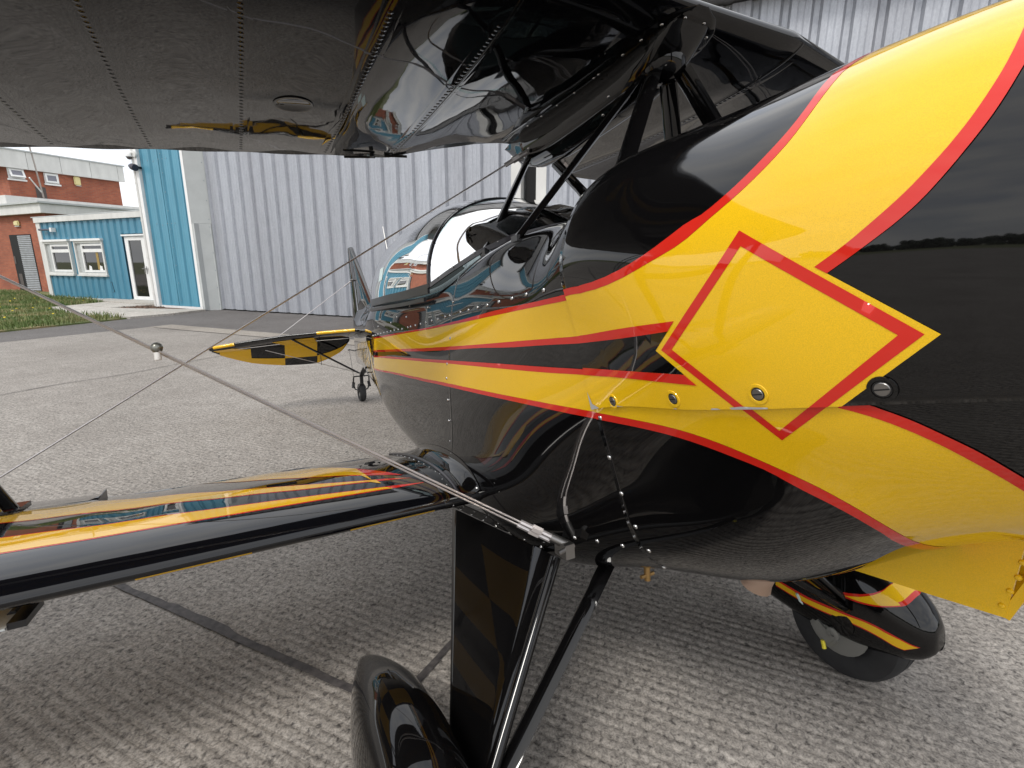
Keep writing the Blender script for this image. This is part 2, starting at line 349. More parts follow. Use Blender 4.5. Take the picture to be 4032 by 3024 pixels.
# livery outlines in hull coordinates (station x, girth t)
LV = {
'A_out': [(-0.3881, 2.483), (-0.3994, 2.875), (-0.404, 3.176), (-0.406, 3.412), (-0.4057, 3.634), (-0.4028, 3.8), (-0.3974, 3.958), (-0.3909, 4.082), (-0.3823, 4.209), (-0.3727, 4.328), (-0.3631, 4.432), (-0.3512, 4.543), (-0.3391, 4.64), (-0.3235, 4.752), (-0.3095, 4.838), (-0.2966, 4.882), (-0.2822, 4.944), (-0.2599, 5.089), (-0.2359, 5.253), (-0.2143, 5.396), (-0.1882, 5.559), (-0.1616, 5.708), (-0.1279, 5.868), (-0.0931, 5.993), (-0.0489, 6.09), (0.0008, 6.107)],
'A_in': [(-0.4042, 2.583), (-0.4157, 2.984), (-0.4188, 3.271), (-0.419, 3.485), (-0.4175, 3.695), (-0.4147, 3.864), (-0.4099, 4.031), (-0.4039, 4.163), (-0.3955, 4.294), (-0.3857, 4.415), (-0.3759, 4.519), (-0.3639, 4.63), (-0.3518, 4.726), (-0.3371, 4.832), (-0.323, 4.931), (-0.3066, 5.054), (-0.2907, 5.173), (-0.2703, 5.297), (-0.2468, 5.416), (-0.2238, 5.539), (-0.1963, 5.697), (-0.1687, 5.849), (-0.1336, 6.012), (-0.0971, 6.141), (-0.0509, 6.243), (0.0007, 6.267)],
'B_in': [(-0.574, 3.353), (-0.5747, 3.533), (-0.5746, 3.711), (-0.5739, 3.854), (-0.5724, 3.998), (-0.5705, 4.117), (-0.568, 4.241), (-0.5654, 4.347), (-0.5622, 4.46), (-0.5585, 4.566), (-0.5548, 4.657), (-0.5504, 4.755), (-0.546, 4.84), (-0.5408, 4.932), (-0.5358, 5.014), (-0.53, 5.104), (-0.5244, 5.183), (-0.5177, 5.268), (-0.5105, 5.352), (-0.5038, 5.427), (-0.496, 5.512), (-0.4886, 5.59), (-0.48, 5.674), (-0.4716, 5.748), (-0.4618, 5.827), (-0.4515, 5.908)],
'B_out': [(-0.5849, 3.963), (-0.5834, 4.072), (-0.5816, 4.189), (-0.5797, 4.289), (-0.5773, 4.395), (-0.5749, 4.485), (-0.5718, 4.581), (-0.5688, 4.664), (-0.5652, 4.754), (-0.5613, 4.842), (-0.5577, 4.921), (-0.5534, 5.007), (-0.5493, 5.084), (-0.5445, 5.168), (-0.54, 5.242), (-0.5345, 5.323), (-0.5292, 5.392), (-0.5229, 5.466), (-0.5163, 5.538), (-0.5099, 5.601), (-0.5026, 5.671), (-0.4957, 5.734), (-0.4878, 5.805), (-0.4804, 5.869), (-0.4718, 5.94), (-0.4628, 6.012)],
'D_ro': [(-0.3678, 5.215), (-0.3878, 5.392), (-0.4061, 5.558), (-0.4229, 5.714), (-0.4385, 5.862), (-0.4532, 6.003), (-0.467, 6.137), (-0.4802, 6.266), (-0.4927, 6.39), (-0.5046, 6.51), (-0.516, 6.625), (-0.527, 6.737), (-0.5375, 6.845), (-0.5284, 6.943), (-0.5189, 7.041), (-0.5089, 7.14), (-0.4984, 7.24), (-0.4873, 7.342), (-0.4756, 7.447), (-0.4631, 7.556), (-0.4496, 7.67), (-0.4351, 7.792), (-0.4192, 7.923), (-0.4017, 8.063), (-0.3825, 8.213), (-0.373, 8.101), (-0.3631, 7.989), (-0.3526, 7.876), (-0.3415, 7.762), (-0.3299, 7.646), (-0.3176, 7.528), (-0.3046, 7.41), (-0.2909, 7.294), (-0.2763, 7.181), (-0.2609, 7.075), (-0.2446, 6.978), (-0.2274, 6.889), (-0.2442, 6.725), (-0.2595, 6.573), (-0.2736, 6.431), (-0.2868, 6.293), (-0.2992, 6.159), (-0.3109, 6.024), (-0.322, 5.887), (-0.3324, 5.75), (-0.3422, 5.612), (-0.3513, 5.477), (-0.3599, 5.344)],
'D_ri': [(-0.3704, 5.451), (-0.3868, 5.595), (-0.4021, 5.732), (-0.4164, 5.862), (-0.43, 5.986), (-0.4428, 6.106), (-0.455, 6.222), (-0.4667, 6.333), (-0.4778, 6.441), (-0.4885, 6.546), (-0.4988, 6.648), (-0.5087, 6.746), (-0.5182, 6.842), (-0.51, 6.931), (-0.5014, 7.021), (-0.4925, 7.111), (-0.4831, 7.202), (-0.4733, 7.295), (-0.4629, 7.39), (-0.4519, 7.488), (-0.4402, 7.59), (-0.4277, 7.698), (-0.4142, 7.813), (-0.3996, 7.935), (-0.3836, 8.065), (-0.3751, 7.965), (-0.3661, 7.864), (-0.3568, 7.762), (-0.347, 7.658), (-0.3367, 7.553), (-0.3259, 7.447), (-0.3147, 7.34), (-0.3028, 7.234), (-0.2904, 7.131), (-0.2773, 7.033), (-0.2635, 6.94), (-0.2491, 6.853), (-0.2627, 6.72), (-0.2754, 6.595), (-0.2873, 6.476), (-0.2985, 6.361), (-0.3091, 6.248), (-0.3192, 6.135), (-0.3288, 6.022), (-0.338, 5.908), (-0.3467, 5.793), (-0.3551, 5.677), (-0.363, 5.563)],
'D_yo': [(-0.4628, 6.012), (-0.4699, 6.079), (-0.4769, 6.146), (-0.4837, 6.211), (-0.4903, 6.275), (-0.4967, 6.338), (-0.503, 6.399), (-0.5091, 6.46), (-0.5151, 6.519), (-0.521, 6.577), (-0.5267, 6.634), (-0.5323, 6.69), (-0.5378, 6.745), (-0.5432, 6.799), (-0.5485, 6.852), (-0.5414, 6.93), (-0.534, 7.008), (-0.5264, 7.087), (-0.5184, 7.166), (-0.5102, 7.246), (-0.5015, 7.326), (-0.4925, 7.409), (-0.483, 7.493), (-0.473, 7.581), (-0.4625, 7.671)],
'AR_u': [(-0.0026, 7.022), (-0.0323, 6.992), (-0.0622, 6.941), (-0.0908, 6.875), (-0.1166, 6.806), (-0.1419, 6.733), (-0.1654, 6.665), (-0.1873, 6.604), (-0.2069, 6.554), (-0.2261, 6.51), (-0.2443, 6.473), (-0.2615, 6.445)],
'AR_u2': [(-0.002, 7.132), (-0.0289, 7.112), (-0.0562, 7.076), (-0.0825, 7.028), (-0.1066, 6.973), (-0.1306, 6.911), (-0.1532, 6.847), (-0.1744, 6.785), (-0.1935, 6.731), (-0.2123, 6.68), (-0.2299, 6.636), (-0.2466, 6.6)],
'AR_l': [(-0.0062, 7.479), (-0.0344, 7.477), (-0.0628, 7.464), (-0.0901, 7.441), (-0.115, 7.414), (-0.14, 7.38), (-0.1637, 7.344), (-0.1862, 7.309), (-0.2065, 7.278), (-0.2266, 7.25), (-0.2456, 7.23), (-0.2634, 7.218)],
'AR_l2': [(-0.0057, 7.577), (-0.0326, 7.576), (-0.0586, 7.565), (-0.0849, 7.547), (-0.1088, 7.526), (-0.1317, 7.502), (-0.1547, 7.476), (-0.1754, 7.452), (-0.1962, 7.429), (-0.2149, 7.408), (-0.2327, 7.392), (-0.2506, 7.38), (-0.2666, 7.375), (-0.2826, 7.376)],
'AR_t': [(-0.2466, 6.6), (-0.2437, 6.63), (-0.2408, 6.66), (-0.2378, 6.691), (-0.2347, 6.722), (-0.2316, 6.753), (-0.2284, 6.785), (-0.2252, 6.818), (-0.2219, 6.851), (-0.2186, 6.884), (-0.2151, 6.918), (-0.2203, 6.945), (-0.2254, 6.972), (-0.2305, 7.0), (-0.2354, 7.029), (-0.2403, 7.058), (-0.2451, 7.089), (-0.2498, 7.12), (-0.2544, 7.152), (-0.259, 7.185), (-0.2634, 7.218)],
'E_up': [(-0.4564, 7.711), (-0.46, 7.682), (-0.4803, 7.664), (-0.4847, 7.67), (-0.4907, 7.7), (-0.4962, 7.733), (-0.5018, 7.764), (-0.5066, 7.792), (-0.5117, 7.824), (-0.5162, 7.854), (-0.5211, 7.89), (-0.5257, 7.928), (-0.5298, 7.963), (-0.5343, 8.004), (-0.5382, 8.041), (-0.5424, 8.082), (-0.5462, 8.12), (-0.5503, 8.163), (-0.5539, 8.202), (-0.5578, 8.248), (-0.5615, 8.297), (-0.5648, 8.343), (-0.5683, 8.396), (-0.5714, 8.446), (-0.5747, 8.502), (-0.5777, 8.555), (-0.5809, 8.614), (-0.5841, 8.673)],
'E_lo': [(-0.4564, 7.711), (-0.4632, 7.734), (-0.4706, 7.761), (-0.4769, 7.787), (-0.4838, 7.818), (-0.4897, 7.848), (-0.496, 7.883), (-0.5015, 7.916), (-0.5075, 7.956), (-0.5132, 7.997), (-0.5182, 8.036), (-0.5235, 8.081), (-0.5281, 8.123), (-0.5331, 8.173), (-0.5375, 8.219), (-0.5421, 8.273), (-0.5462, 8.325), (-0.5506, 8.383), (-0.5549, 8.444), (-0.5586, 8.499), (-0.5627, 8.562), (-0.5663, 8.621), (-0.5702, 8.689), (-0.5735, 8.754), (-0.5771, 8.83), (-0.5806, 8.909)],
'G1u': [(1.8136, 6.164), (1.6055, 6.149), (1.4542, 6.118), (1.3158, 6.065), (1.2051, 6.009), (1.1039, 5.969), (0.9995, 5.962), (0.9083, 6.004), (0.8121, 6.079), (0.7293, 6.132), (0.6511, 6.15), (0.5709, 6.139), (0.504, 6.11), (0.4369, 6.067), (0.3813, 6.02), (0.3302, 5.972), (0.278, 5.924), (0.2331, 5.899), (0.186, 5.906), (0.1455, 5.951), (0.1077, 6.03), (0.0697, 6.129), (0.0381, 6.197), (0.0054, 6.234)],
'G1l': [(1.817, 6.239), (1.6046, 6.221), (1.4509, 6.189), (1.3105, 6.136), (1.1983, 6.081), (1.0957, 6.043), (0.9898, 6.042), (0.8974, 6.09), (0.8002, 6.165), (0.7168, 6.216), (0.6378, 6.234), (0.5572, 6.226), (0.4901, 6.205), (0.423, 6.173), (0.3677, 6.14), (0.3172, 6.105), (0.2657, 6.071), (0.2216, 6.057), (0.1758, 6.073), (0.1367, 6.122), (0.1004, 6.199), (0.0637, 6.287), (0.0325, 6.346), (-0.0001, 6.376)],
'G2u': [(1.8522, 6.791), (1.6107, 6.778), (1.4421, 6.762), (1.2882, 6.729), (1.1654, 6.697), (1.0546, 6.687), (0.9428, 6.712), (0.8486, 6.763), (0.7521, 6.816), (0.6697, 6.837), (0.5927, 6.836), (0.5155, 6.823), (0.4523, 6.81), (0.3902, 6.8), (0.3398, 6.796), (0.2942, 6.8), (0.2481, 6.813), (0.2089, 6.835), (0.1683, 6.869), (0.1332, 6.908), (0.0994, 6.953), (0.0636, 6.998), (0.0322, 7.026), (-0.0012, 7.036)],
'G2l': [(1.8597, 6.883), (1.6121, 6.87), (1.4407, 6.856), (1.2843, 6.826), (1.1597, 6.797), (1.0475, 6.79), (0.9349, 6.818), (0.8405, 6.87), (0.744, 6.917), (0.6618, 6.93), (0.5854, 6.92), (0.5089, 6.903), (0.4465, 6.893), (0.3853, 6.896), (0.3359, 6.907), (0.2912, 6.921), (0.2458, 6.939), (0.207, 6.96), (0.1666, 6.991), (0.1316, 7.027), (0.0978, 7.068), (0.062, 7.11), (0.0305, 7.135), (-0.0028, 7.143)],
'G3u': [(1.8751, 7.056), (1.614, 7.058), (1.4361, 7.061), (1.2739, 7.048), (1.145, 7.035), (1.0294, 7.046), (0.9144, 7.095), (0.8187, 7.16), (0.7216, 7.214), (0.6403, 7.235), (0.5661, 7.238), (0.4928, 7.237), (0.4332, 7.238), (0.3748, 7.247), (0.3275, 7.262), (0.2843, 7.283), (0.2403, 7.311), (0.2026, 7.34), (0.163, 7.374), (0.1284, 7.407), (0.0949, 7.442), (0.0593, 7.476), (0.0282, 7.499), (-0.0047, 7.512)],
'G3l': [(1.8846, 7.153), (1.6162, 7.15), (1.4354, 7.153), (1.2711, 7.139), (1.1408, 7.128), (1.0242, 7.14), (0.9085, 7.192), (0.8124, 7.257), (0.7153, 7.31), (0.6346, 7.33), (0.5614, 7.335), (0.4891, 7.336), (0.4304, 7.34), (0.3728, 7.35), (0.3258, 7.365), (0.2829, 7.385), (0.239, 7.412), (0.2014, 7.438), (0.1617, 7.468), (0.1271, 7.498), (0.0934, 7.528), (0.0577, 7.558), (0.0265, 7.578), (-0.0065, 7.588)],
'F_up': [(1.971, 7.78), (1.5136, 7.701), (1.251, 7.689), (1.0414, 7.702), (0.8652, 7.773), (0.7163, 7.843), (0.5934, 7.872), (0.4907, 7.883), (0.3897, 7.892), (0.3155, 7.901), (0.2494, 7.914), (0.1888, 7.937), (0.1324, 7.971), (0.0797, 8.018), (0.0304, 8.069), (-0.0156, 8.11), (-0.0656, 8.139), (-0.1054, 8.153), (-0.1425, 8.164), (-0.1766, 8.177), (-0.2078, 8.199), (-0.236, 8.233), (-0.2616, 8.281), (-0.2848, 8.34), (-0.3092, 8.422), (-0.3283, 8.501), (-0.3459, 8.585), (-0.3622, 8.675), (-0.3775, 8.769), (-0.3917, 8.871), (-0.4047, 8.982), (-0.4166, 9.106), (-0.4291, 9.266), (-0.4386, 9.419), (-0.4466, 9.591), (-0.4529, 9.786), (-0.4567, 10.014), (-0.4563, 10.299), (-0.4449, 10.755)],
'F_lo': [(1.9892, 7.87), (1.531, 7.775), (1.2735, 7.767), (1.0678, 7.779), (0.8942, 7.84), (0.7464, 7.911), (0.624, 7.948), (0.5218, 7.966), (0.4212, 7.978), (0.3468, 7.985), (0.2808, 7.994), (0.2207, 8.01), (0.1652, 8.036), (0.1132, 8.076), (0.0644, 8.127), (0.0187, 8.178), (-0.0312, 8.222), (-0.0713, 8.247), (-0.1087, 8.264), (-0.1436, 8.28), (-0.1757, 8.3), (-0.2052, 8.327), (-0.232, 8.364), (-0.2565, 8.413), (-0.2825, 8.48), (-0.3031, 8.545), (-0.3223, 8.614), (-0.3399, 8.691), (-0.3551, 8.787), (-0.3687, 8.896), (-0.3818, 9.008), (-0.3947, 9.119), (-0.4087, 9.256), (-0.4194, 9.387), (-0.4286, 9.536), (-0.436, 9.709), (-0.4413, 9.907), (-0.4436, 10.139), (-0.4402, 10.45)],
}
SCREW_ROW = [(1.837, 6.06), (1.76, 6.06), (1.69, 6.04), (1.626, 6.03), (1.562, 6.01), (1.502, 5.99), (1.443, 5.97), (1.386, 5.94), (1.327, 5.91), (1.274, 5.89), (1.199, 5.82), (1.164, 5.79), (1.107, 5.75), (1.046, 5.72), (0.985, 5.7), (0.92, 5.72), (0.852, 5.78), (0.778, 5.82), (0.728, 5.87), (0.625, 5.88), (0.552, 5.87), (0.478, 5.84), (0.406, 5.79), (0.331, 5.7), (0.255, 5.6), (0.177, 5.56), (0.087, 5.79), (0.007, 5.99)]
SCREW_OTH = [(1.21, 4.4), (0.986, 4.82), (1.228, 5.21), (1.355, 5.17), (1.441, 5.5), (1.683, 5.61), (0.713, 5.25), (0.709, 6.6), (0.728, 7.31), (0.731, 7.71), (0.726, 8.22), (0.727, 8.64), (-0.013, 8.18), (-0.005, 8.75), (-0.011, 9.21), (0.176, 9.86), (0.113, 9.87), (-0.021, 9.61), (0.047, 9.92), (-0.022, 9.96), (-0.003, 10.4)]
SCREW_FSIDE = [(1.192, 9.92), (1.1, 9.76), (1.038, 9.67), (0.975, 9.6), (0.914, 9.52), (0.858, 9.47), (0.799, 9.42), (0.75, 9.39), (0.708, 9.28), (0.72, 9.04), (0.726, 8.65), (0.687, 9.58), (0.65, 9.49), (0.619, 9.4), (0.644, 9.39)]
SCREW_CAM = [(-0.072, 7.9), (-0.228, 7.66), (-0.373, 7.49), (-0.501, 7.46)]
RIVET_WING = [(0.864, 0.477), (0.798, 0.483), (0.753, 0.483), (0.701, 0.485), (0.65, 0.485), (0.597, 0.485), (0.541, 0.485), (0.485, 0.484), (0.423, 0.483), (0.351, 0.483), (0.315, 0.479), (0.252, 0.486), (0.186, 0.487), (0.098, 0.49), (-0.029, 0.493)]
PPA_U = [(0.448, 0.192), (0.362, 0.244), (0.271, 0.307), (0.223, 0.391), (0.196, 0.479), (0.171, 0.607), (0.15, 0.801), (0.138, 1.054), (0.133, 1.169)]
PPA_L = [(0.444, 0.158), (0.361, 0.189), (0.27, 0.232), (0.215, 0.261), (0.165, 0.349), (0.129, 0.48), (0.101, 0.648), (0.084, 0.839), (0.076, 1.145), (0.074, 1.552)]
PPB_U = [(0.396, -0.005), (0.329, 0.0), (0.254, 0.008), (0.187, 0.021), (0.138, 0.004), (0.093, -0.043), (0.063, -0.128), (0.044, -0.183)]
PPB_L = [(0.39, -0.108), (0.329, -0.101), (0.254, -0.073), (0.187, -0.089), (0.138, -0.16), (0.105, -0.272), (0.08, -0.347)]
# ------------------------------------------------------------------ the place: everything square to the hangar front
HZ = R(-25)                                    # hangar axes: c along its front, d away from us
E1 = Vector((math.cos(HZ), math.sin(HZ), 0)); E2 = Vector((-math.sin(HZ), math.cos(HZ), 0))
def hw(c, d, z=0): return E1*c+E2*d+Vector((0, 0, z))

def concrete(name, dark, light, speck=1.0, streak=True, base_scale=62):
    m = mat(name, light, .85, spec=.3)
    n1 = noise_tex(m, base_scale, 3, .65, sc=(1, 1, .3)); n1.inputs['Distortion'].default_value = .6
    r1 = ramp(m, n1.outputs['Fac'], [(.30, dark), (.43, tuple((a+b*2)/3 for a, b in zip(dark, light))), (.52, light), (.72, tuple(min(1, c*1.38) for c in light))])
    n2 = noise_tex(m, .55, 6, .6); r2 = ramp(m, n2.outputs['Fac'], [(.3, (.70, .69, .68)), (.7, (1, 1, 1))])
    n3 = noise_tex(m, 7, 5, .65); r3 = ramp(m, n3.outputs['Fac'], [(.3, (.80, .79, .78)), (.68, (1, 1, 1))])
    n4 = noise_tex(m, 170, 3, .6); r4 = ramp(m, n4.outputs['Fac'], [(.32, (.62, .60, .59)), (.50, (1, 1, 1)), (.70, (1.15, 1.13, 1.1))])
    c = mulcol(m, r1.outputs['Color'], r2.outputs['Color']); c = mulcol(m, c, r3.outputs['Color']); c = mulcol(m, c, r4.outputs['Color'])
    v = nd(m, 'ShaderNodeTexVoronoi'); v.inputs['Scale'].default_value = 60; t = nd(m, 'ShaderNodeTexCoord'); lk(m, t.outputs['Object'], v.inputs['Vector'])
    rv = ramp(m, v.outputs['Distance'], [(.0, (.45, .43, .45)), (.09, (1, 1, 1))])
    # only some of the pits are open
    n5 = noise_tex(m, 23, 2, .5); r5 = ramp(m, n5.outputs['Fac'], [(.56, (0, 0, 0)), (.62, (1, 1, 1))])
    x = nd(m, 'ShaderNodeMix', data_type='RGBA', blend_type='MULTIPLY'); lk(m, r5.outputs['Color'], x.inputs[0]); lk(m, c, x.inputs[6]); lk(m, rv.outputs['Color'], x.inputs[7])
    lk(m, x.outputs[2], bsdf(m).inputs['Base Color'])
    bump(m, n1.outputs['Fac'], .55*speck, .004)
    return m
CONC = concrete('brushed concrete', (.095, .088, .084), (.385, .360, .330))
CONCL = concrete('pale concrete strip', (.20, .185, .165), (.42, .385, .34))
ASPH = concrete('old asphalt', (.08, .074, .072), (.19, .18, .175), base_scale=60)
TAR = mat('tar joint', (.055, .050, .050), .7); 
_n = noise_tex(TAR, 40, 4); lk(TAR, ramp(TAR, _n.outputs['Fac'], [(.3, (.032, .028, .029)), (.7, (.095, .085, .082))]).outputs['Color'], bsdf(TAR).inputs['Base Color'])
SLAB = concrete('pale paving', (.44, .41, .37), (.62, .59, .54), .4, base_scale=30)
SOIL = mat('rubble soil', (.12, .08, .06), .9); vary(SOIL, (.14, .09, .065), .5, 12)
TURF = mat('turf', (.06, .09, .025), .9)
_n = noise_tex(TURF, 1.1, 6, .6); lk(TURF, ramp(TURF, _n.outputs['Fac'], [(.34, (.075, .115, .03)), (.5, (.12, .145, .05)), (.62, (.25, .20, .10))]).outputs['Color'], bsdf(TURF).inputs['Base Color'])

# ground sheet to the horizon (behind us it is airfield)
g = MB(); g.add([(-1500, -1500, -.03), (1500, -1500, -.03), (1500, 1500, -.03), (-1500, 1500, -.03)], [(0, 1, 2, 3)])
tag(g.build('ground', TURF, smooth=False), kind='structure')
def sheet(name, poly, z, m, thick=.02):
    b = MB(); n = len(poly)
    b.add([(p[0], p[1], z) for p in poly]+[(p[0], p[1], z-thick) for p in poly], [tuple(range(n))]+[((i+1) % n, i, n+i, n+(i+1) % n) for i in range(n)])
    return b.build(name, m, smooth=False)
def cd(*pts): return [hw(c, d) for c, d in pts]
tag(sheet('apron', cd((-60, -70), (60, -70), (60, 6.30), (-11.208, 6.30), (-11.208, 3.916), (-60, 3.916)), -.004, CONC), kind='structure')
tag(sheet('apron_strip', cd((-11.2, 6.304), (60, 6.304), (60, 6.78), (-11.2, 6.78)), 0, CONCL), kind='structure')
tag(sheet('asphalt_strip', cd((-11.2, 6.784), (60, 6.784), (60, 9.75), (-11.2, 9.75)), -.002, ASPH), kind='structure')
tag(sheet('asphalt_edge', cd((-60, 3.92), (-11.204, 3.92), (-11.204, 9.75), (-14.2, 9.75), (-14.2, 9.1), (-13.6, 8.2), (-13.5, 6.9), (-13.0, 4.8), (-60, 4.8)), -.003, ASPH), kind='structure')

# tamped ridges: real relief in the near slab, joined because nobody could count them
rb = MB(); cs = lin(-10.5, 5.5, 190); random.seed(3)
J1, J2C = .992, -.72                                          # tar joints: one along the hangar, one square to it
d = -1.6; rows = 0
while d < 6.1:
    w = random.uniform(.026, .046); amp = random.uniform(.0022, .0042)
    dens = max(.0, min(1., .62+.9*noise.noise(Vector((d*.7, 3.1, 0)))))
    prof = [(0, 0), (.18, .75), (.5, 1.), (.8, .8), (1, 0)]
    V = []; sel = cs if d < 3.2 else cs[::2]
    for c in sel:
        k = .16+.9*noise.noise(Vector((c*.42, d*.55, 7)))+.5*noise.noise(Vector((c*1.7, d*4, 2)))
        near = max(0, min(1, (c+1.5)/1.0))*max(0, min(1, (3.4-d)/1.2)); far = max(0, min(1, (d-3.0)/1.2))
        k = k*(.25+.75*far)+.95*near; k = max(.0, min(1.1, k))
        wob = .006*noise.noise(Vector((c*2.3, d*3, 5)))+.003*noise.noise(Vector((c*9, d*9, 1)))
        nz = 1+.35*noise.noise(Vector((c*11, d*20, 9)))
        for f, h in prof: V.append(hw(c, d+w*f+wob, -.0035+amp*dens*k*h*nz*1.25 if h else -.0062))
    n = len(prof)
    rb.add(V, [(i*n+j, (i+1)*n+j, (i+1)*n+j+1, i*n+j+1) for i in range(len(sel)-1) for j in range(n-1)])
    d += w; rows += 1
tag(rb.build('concrete_ridges', CONC, angle=60), kind='stuff')
def joint(name, pts, w, z=.0012):
    b = MB(); n = len(pts); V = []
    for i, p in enumerate(pts):
        dr = (pts[min(i+1, n-1)]-pts[max(i-1, 0)]).normalized(); nn = Vector((-dr.y, dr.x, 0))
        a = w*.5*(1+.5*noise.noise(p*6)+.35*noise.noise(p*23)+(.9 if noise.noise(p*3.1+Vector((4, 0, 0))) > .33 else 0)); e = w*.5*(1+.3*noise.noise(p*9+Vector((9, 9, 9))))
        V += [p+nn*a+Vector((0, 0, z)), p+Vector((0, 0, z-.002+.003)), p-nn*e+Vector((0, 0, z))]
    b.add(V, [(i*3+j, i*3+3+j, i*3+4+j, i*3+1+j) for i in range(n-1) for j in range(2)])
    return tag(b.build(name, TAR), kind='structure')
joint('tar_joint', [hw(c, J1+.0, 0)+Vector((0, 0, .0018)) for c in lin(-12, -.93, 260)], .026)
joint('tar_joint', [hw(-.84+.05*(dd-1.2), dd, .0018) for dd in lin(J1, 6.2, 160)], .024)
joint('tar_joint', [hw(-6.73+.12*noise.noise(Vector((dd, 0, 0))), dd, .0018) for dd in lin(J1, 6.2, 160)], .012)
joint('tar_joint', [hw(c, 6.30, .0018) for c in lin(-11, 6, 160)], .02)

# grass bank and its blades
GP = [(-12.78, 4.55), (-13.0, 5.8), (-13.22, 7.0), (-14.8, 6.80), (-18.15, 7.62), (-18.9, 9.42), (-20.5, 9.8), (-24.3, 10.12), (-29.0, 11.6), (-60, 11.6), (-60, 4.55)]
tag(sheet('grass_bank', cd(*GP), .028, TURF, .06), kind='structure')
def inside(c, d, P):
    r = False; j = len(P)-1
    for i in range(len(P)):
        if (P[i][1] > d) != (P[j][1] > d) and c < (P[j][0]-P[i][0])*(d-P[i][1])/(P[j][1]-P[i][1])+P[i][0]: r = not r
        j = i
    return r
BLADE = mat('grass blades', (.08, .12, .03), .7); bsdf(BLADE).inputs['Subsurface Weight'].default_value = 0
_n = noise_tex(BLADE, .9, 5, .6); lk(BLADE, ramp(BLADE, _n.outputs['Fac'], [(.35, (.08, .14, .03)), (.5, (.13, .17, .05)), (.64, (.30, .25, .12))]).outputs['Color'], bsdf(BLADE).inputs['Base Color'])
gb = MB(); random.seed(11); k = 0
while k < 30000:
    c = random.uniform(-29, -12.7); d = random.uniform(4.5, 11.6)
    if not inside(c, d, GP): continue
    edge = d < 4.9 or c > -13.8 or d > 6.6+(-c-14.0)*.22
    tall = (noise.noise(Vector((c*1.2, d*1.2, 0)))+.5)*.08
    h = random.uniform(.03, .07)+max(0, tall)*random.random()+(.10*random.random()**2 if edge else 0)
    a = random.uniform(0, 6.28); w = random.uniform(.006, .014); p = hw(c, d, .02); ln = random.uniform(.1, .6)*h
    e = Vector((math.cos(a), math.sin(a), 0)); q = Vector((-e.y, e.x, 0))
    gb.add([p-e*w, p+e*w, p+q*ln*.5+Vector((0, 0, h*.7))+e*w*.5, p+q*ln+Vector((0, 0, h))], [(0, 1, 2), (0, 2, 3)]); k += 1
tag(gb.build('grass', BLADE, smooth=False), kind='stuff')
DAND = mat('dandelion yellow', (.8, .6, .03), .6)
fb = MB()
for i in range(60):
    c = random.uniform(-24, -13.5); d = random.uniform(5, 9.6)
    if inside(c, d, GP): fb.lathe(hw(c, d, random.uniform(.08, .14)), (random.uniform(-.3, .3), random.uniform(-.3, .3), 1), [(.0, .012), (.02, .01), (.022, 0), (.0, -.004)], 6)
tag(fb.build('wildflowers', DAND), kind='stuff')

# paved path to the office door: every slab its own piece
path = empty('path'); tag(path, kind='structure')
def slab(c0, d0, c1, d1, c2, d2, c3, d3, z=.075):
    m = Vector((sum((c0, c1, c2, c3))/4, sum((d0, d1, d2, d3))/4)); P = [(m.x+(c-m.x)*.994, m.y+(dd-m.y)*.985) for c, dd in ((c0, d0), (c1, d1), (c2, d2), (c3, d3))]
    b = MB(); V = [hw(c, dd, z) for c, dd in P]+[hw(c, dd, -.02) for c, dd in P]
    b.add(V, [(0, 1, 2, 3), (1, 0, 4, 5), (2, 1, 5, 6), (3, 2, 6, 7), (0, 3, 7, 4)]); b.build('slab', SLAB, path, smooth=False)
fr = lambda c: interp([-18.2, -14.9, -13.15], [7.68, 6.86, 7.05], c)
bk = lambda c: interp([-16.5, -15.85, -14.95, -13.75], [8.30, 8.44, 8.68, 9.14], c)
xs = [-13.2, -14.1, -15.1, -16.42]
for a, b_ in zip(xs, xs[1:]):
    m0, m1 = (fr(a)+bk(a))/2, (fr(b_)+bk(b_))/2
    slab(b_, fr(b_), a, fr(a), a, m0, b_, m1, .045); slab(b_, m1, a, m0, a-.3*(a > -13.5), bk(a-.3), b_, bk(b_), .047)
slab(-18.1, 7.68, -16.45, 7.26, -16.45, 8.30, -18.35, 8.4, .046)
slab(-18.36, 8.42, -16.45, 8.33, -16.3, 9.4, -18.8, 9.4, .05)
slab(-18.8, 9.42, -16.3, 9.42, -15.75, 10.26, -18.75, 10.26, .075); slab(-20.2, 9.75, -18.83, 9.5, -18.8, 10.26, -20.2, 10.26, .07)
tag(sheet('soil_patch', cd((-16.4, 8.31), (-15.83, 8.46), (-14.93, 8.70), (-13.8, 9.17), (-15.7, 9.17), (-15.7, 10.2), (-16.25, 9.4)), .03, SOIL), kind='structure')
sb = MB()
for i in range(160):
    f_ = random.random(); c = -16.3+1.2*f_; r = random.uniform(.01, .045)
    sb.lathe(hw(c, random.uniform(8.38+.3*f_, 9.1), .03), (random.uniform(-.5, .5), random.uniform(-.5, .5), 1), [(r*.6, r*.8), (r, r*.3), (r*.9, -.02)], 6)
tag(sb.build('rubble', SOIL, smooth=False), kind='stuff')

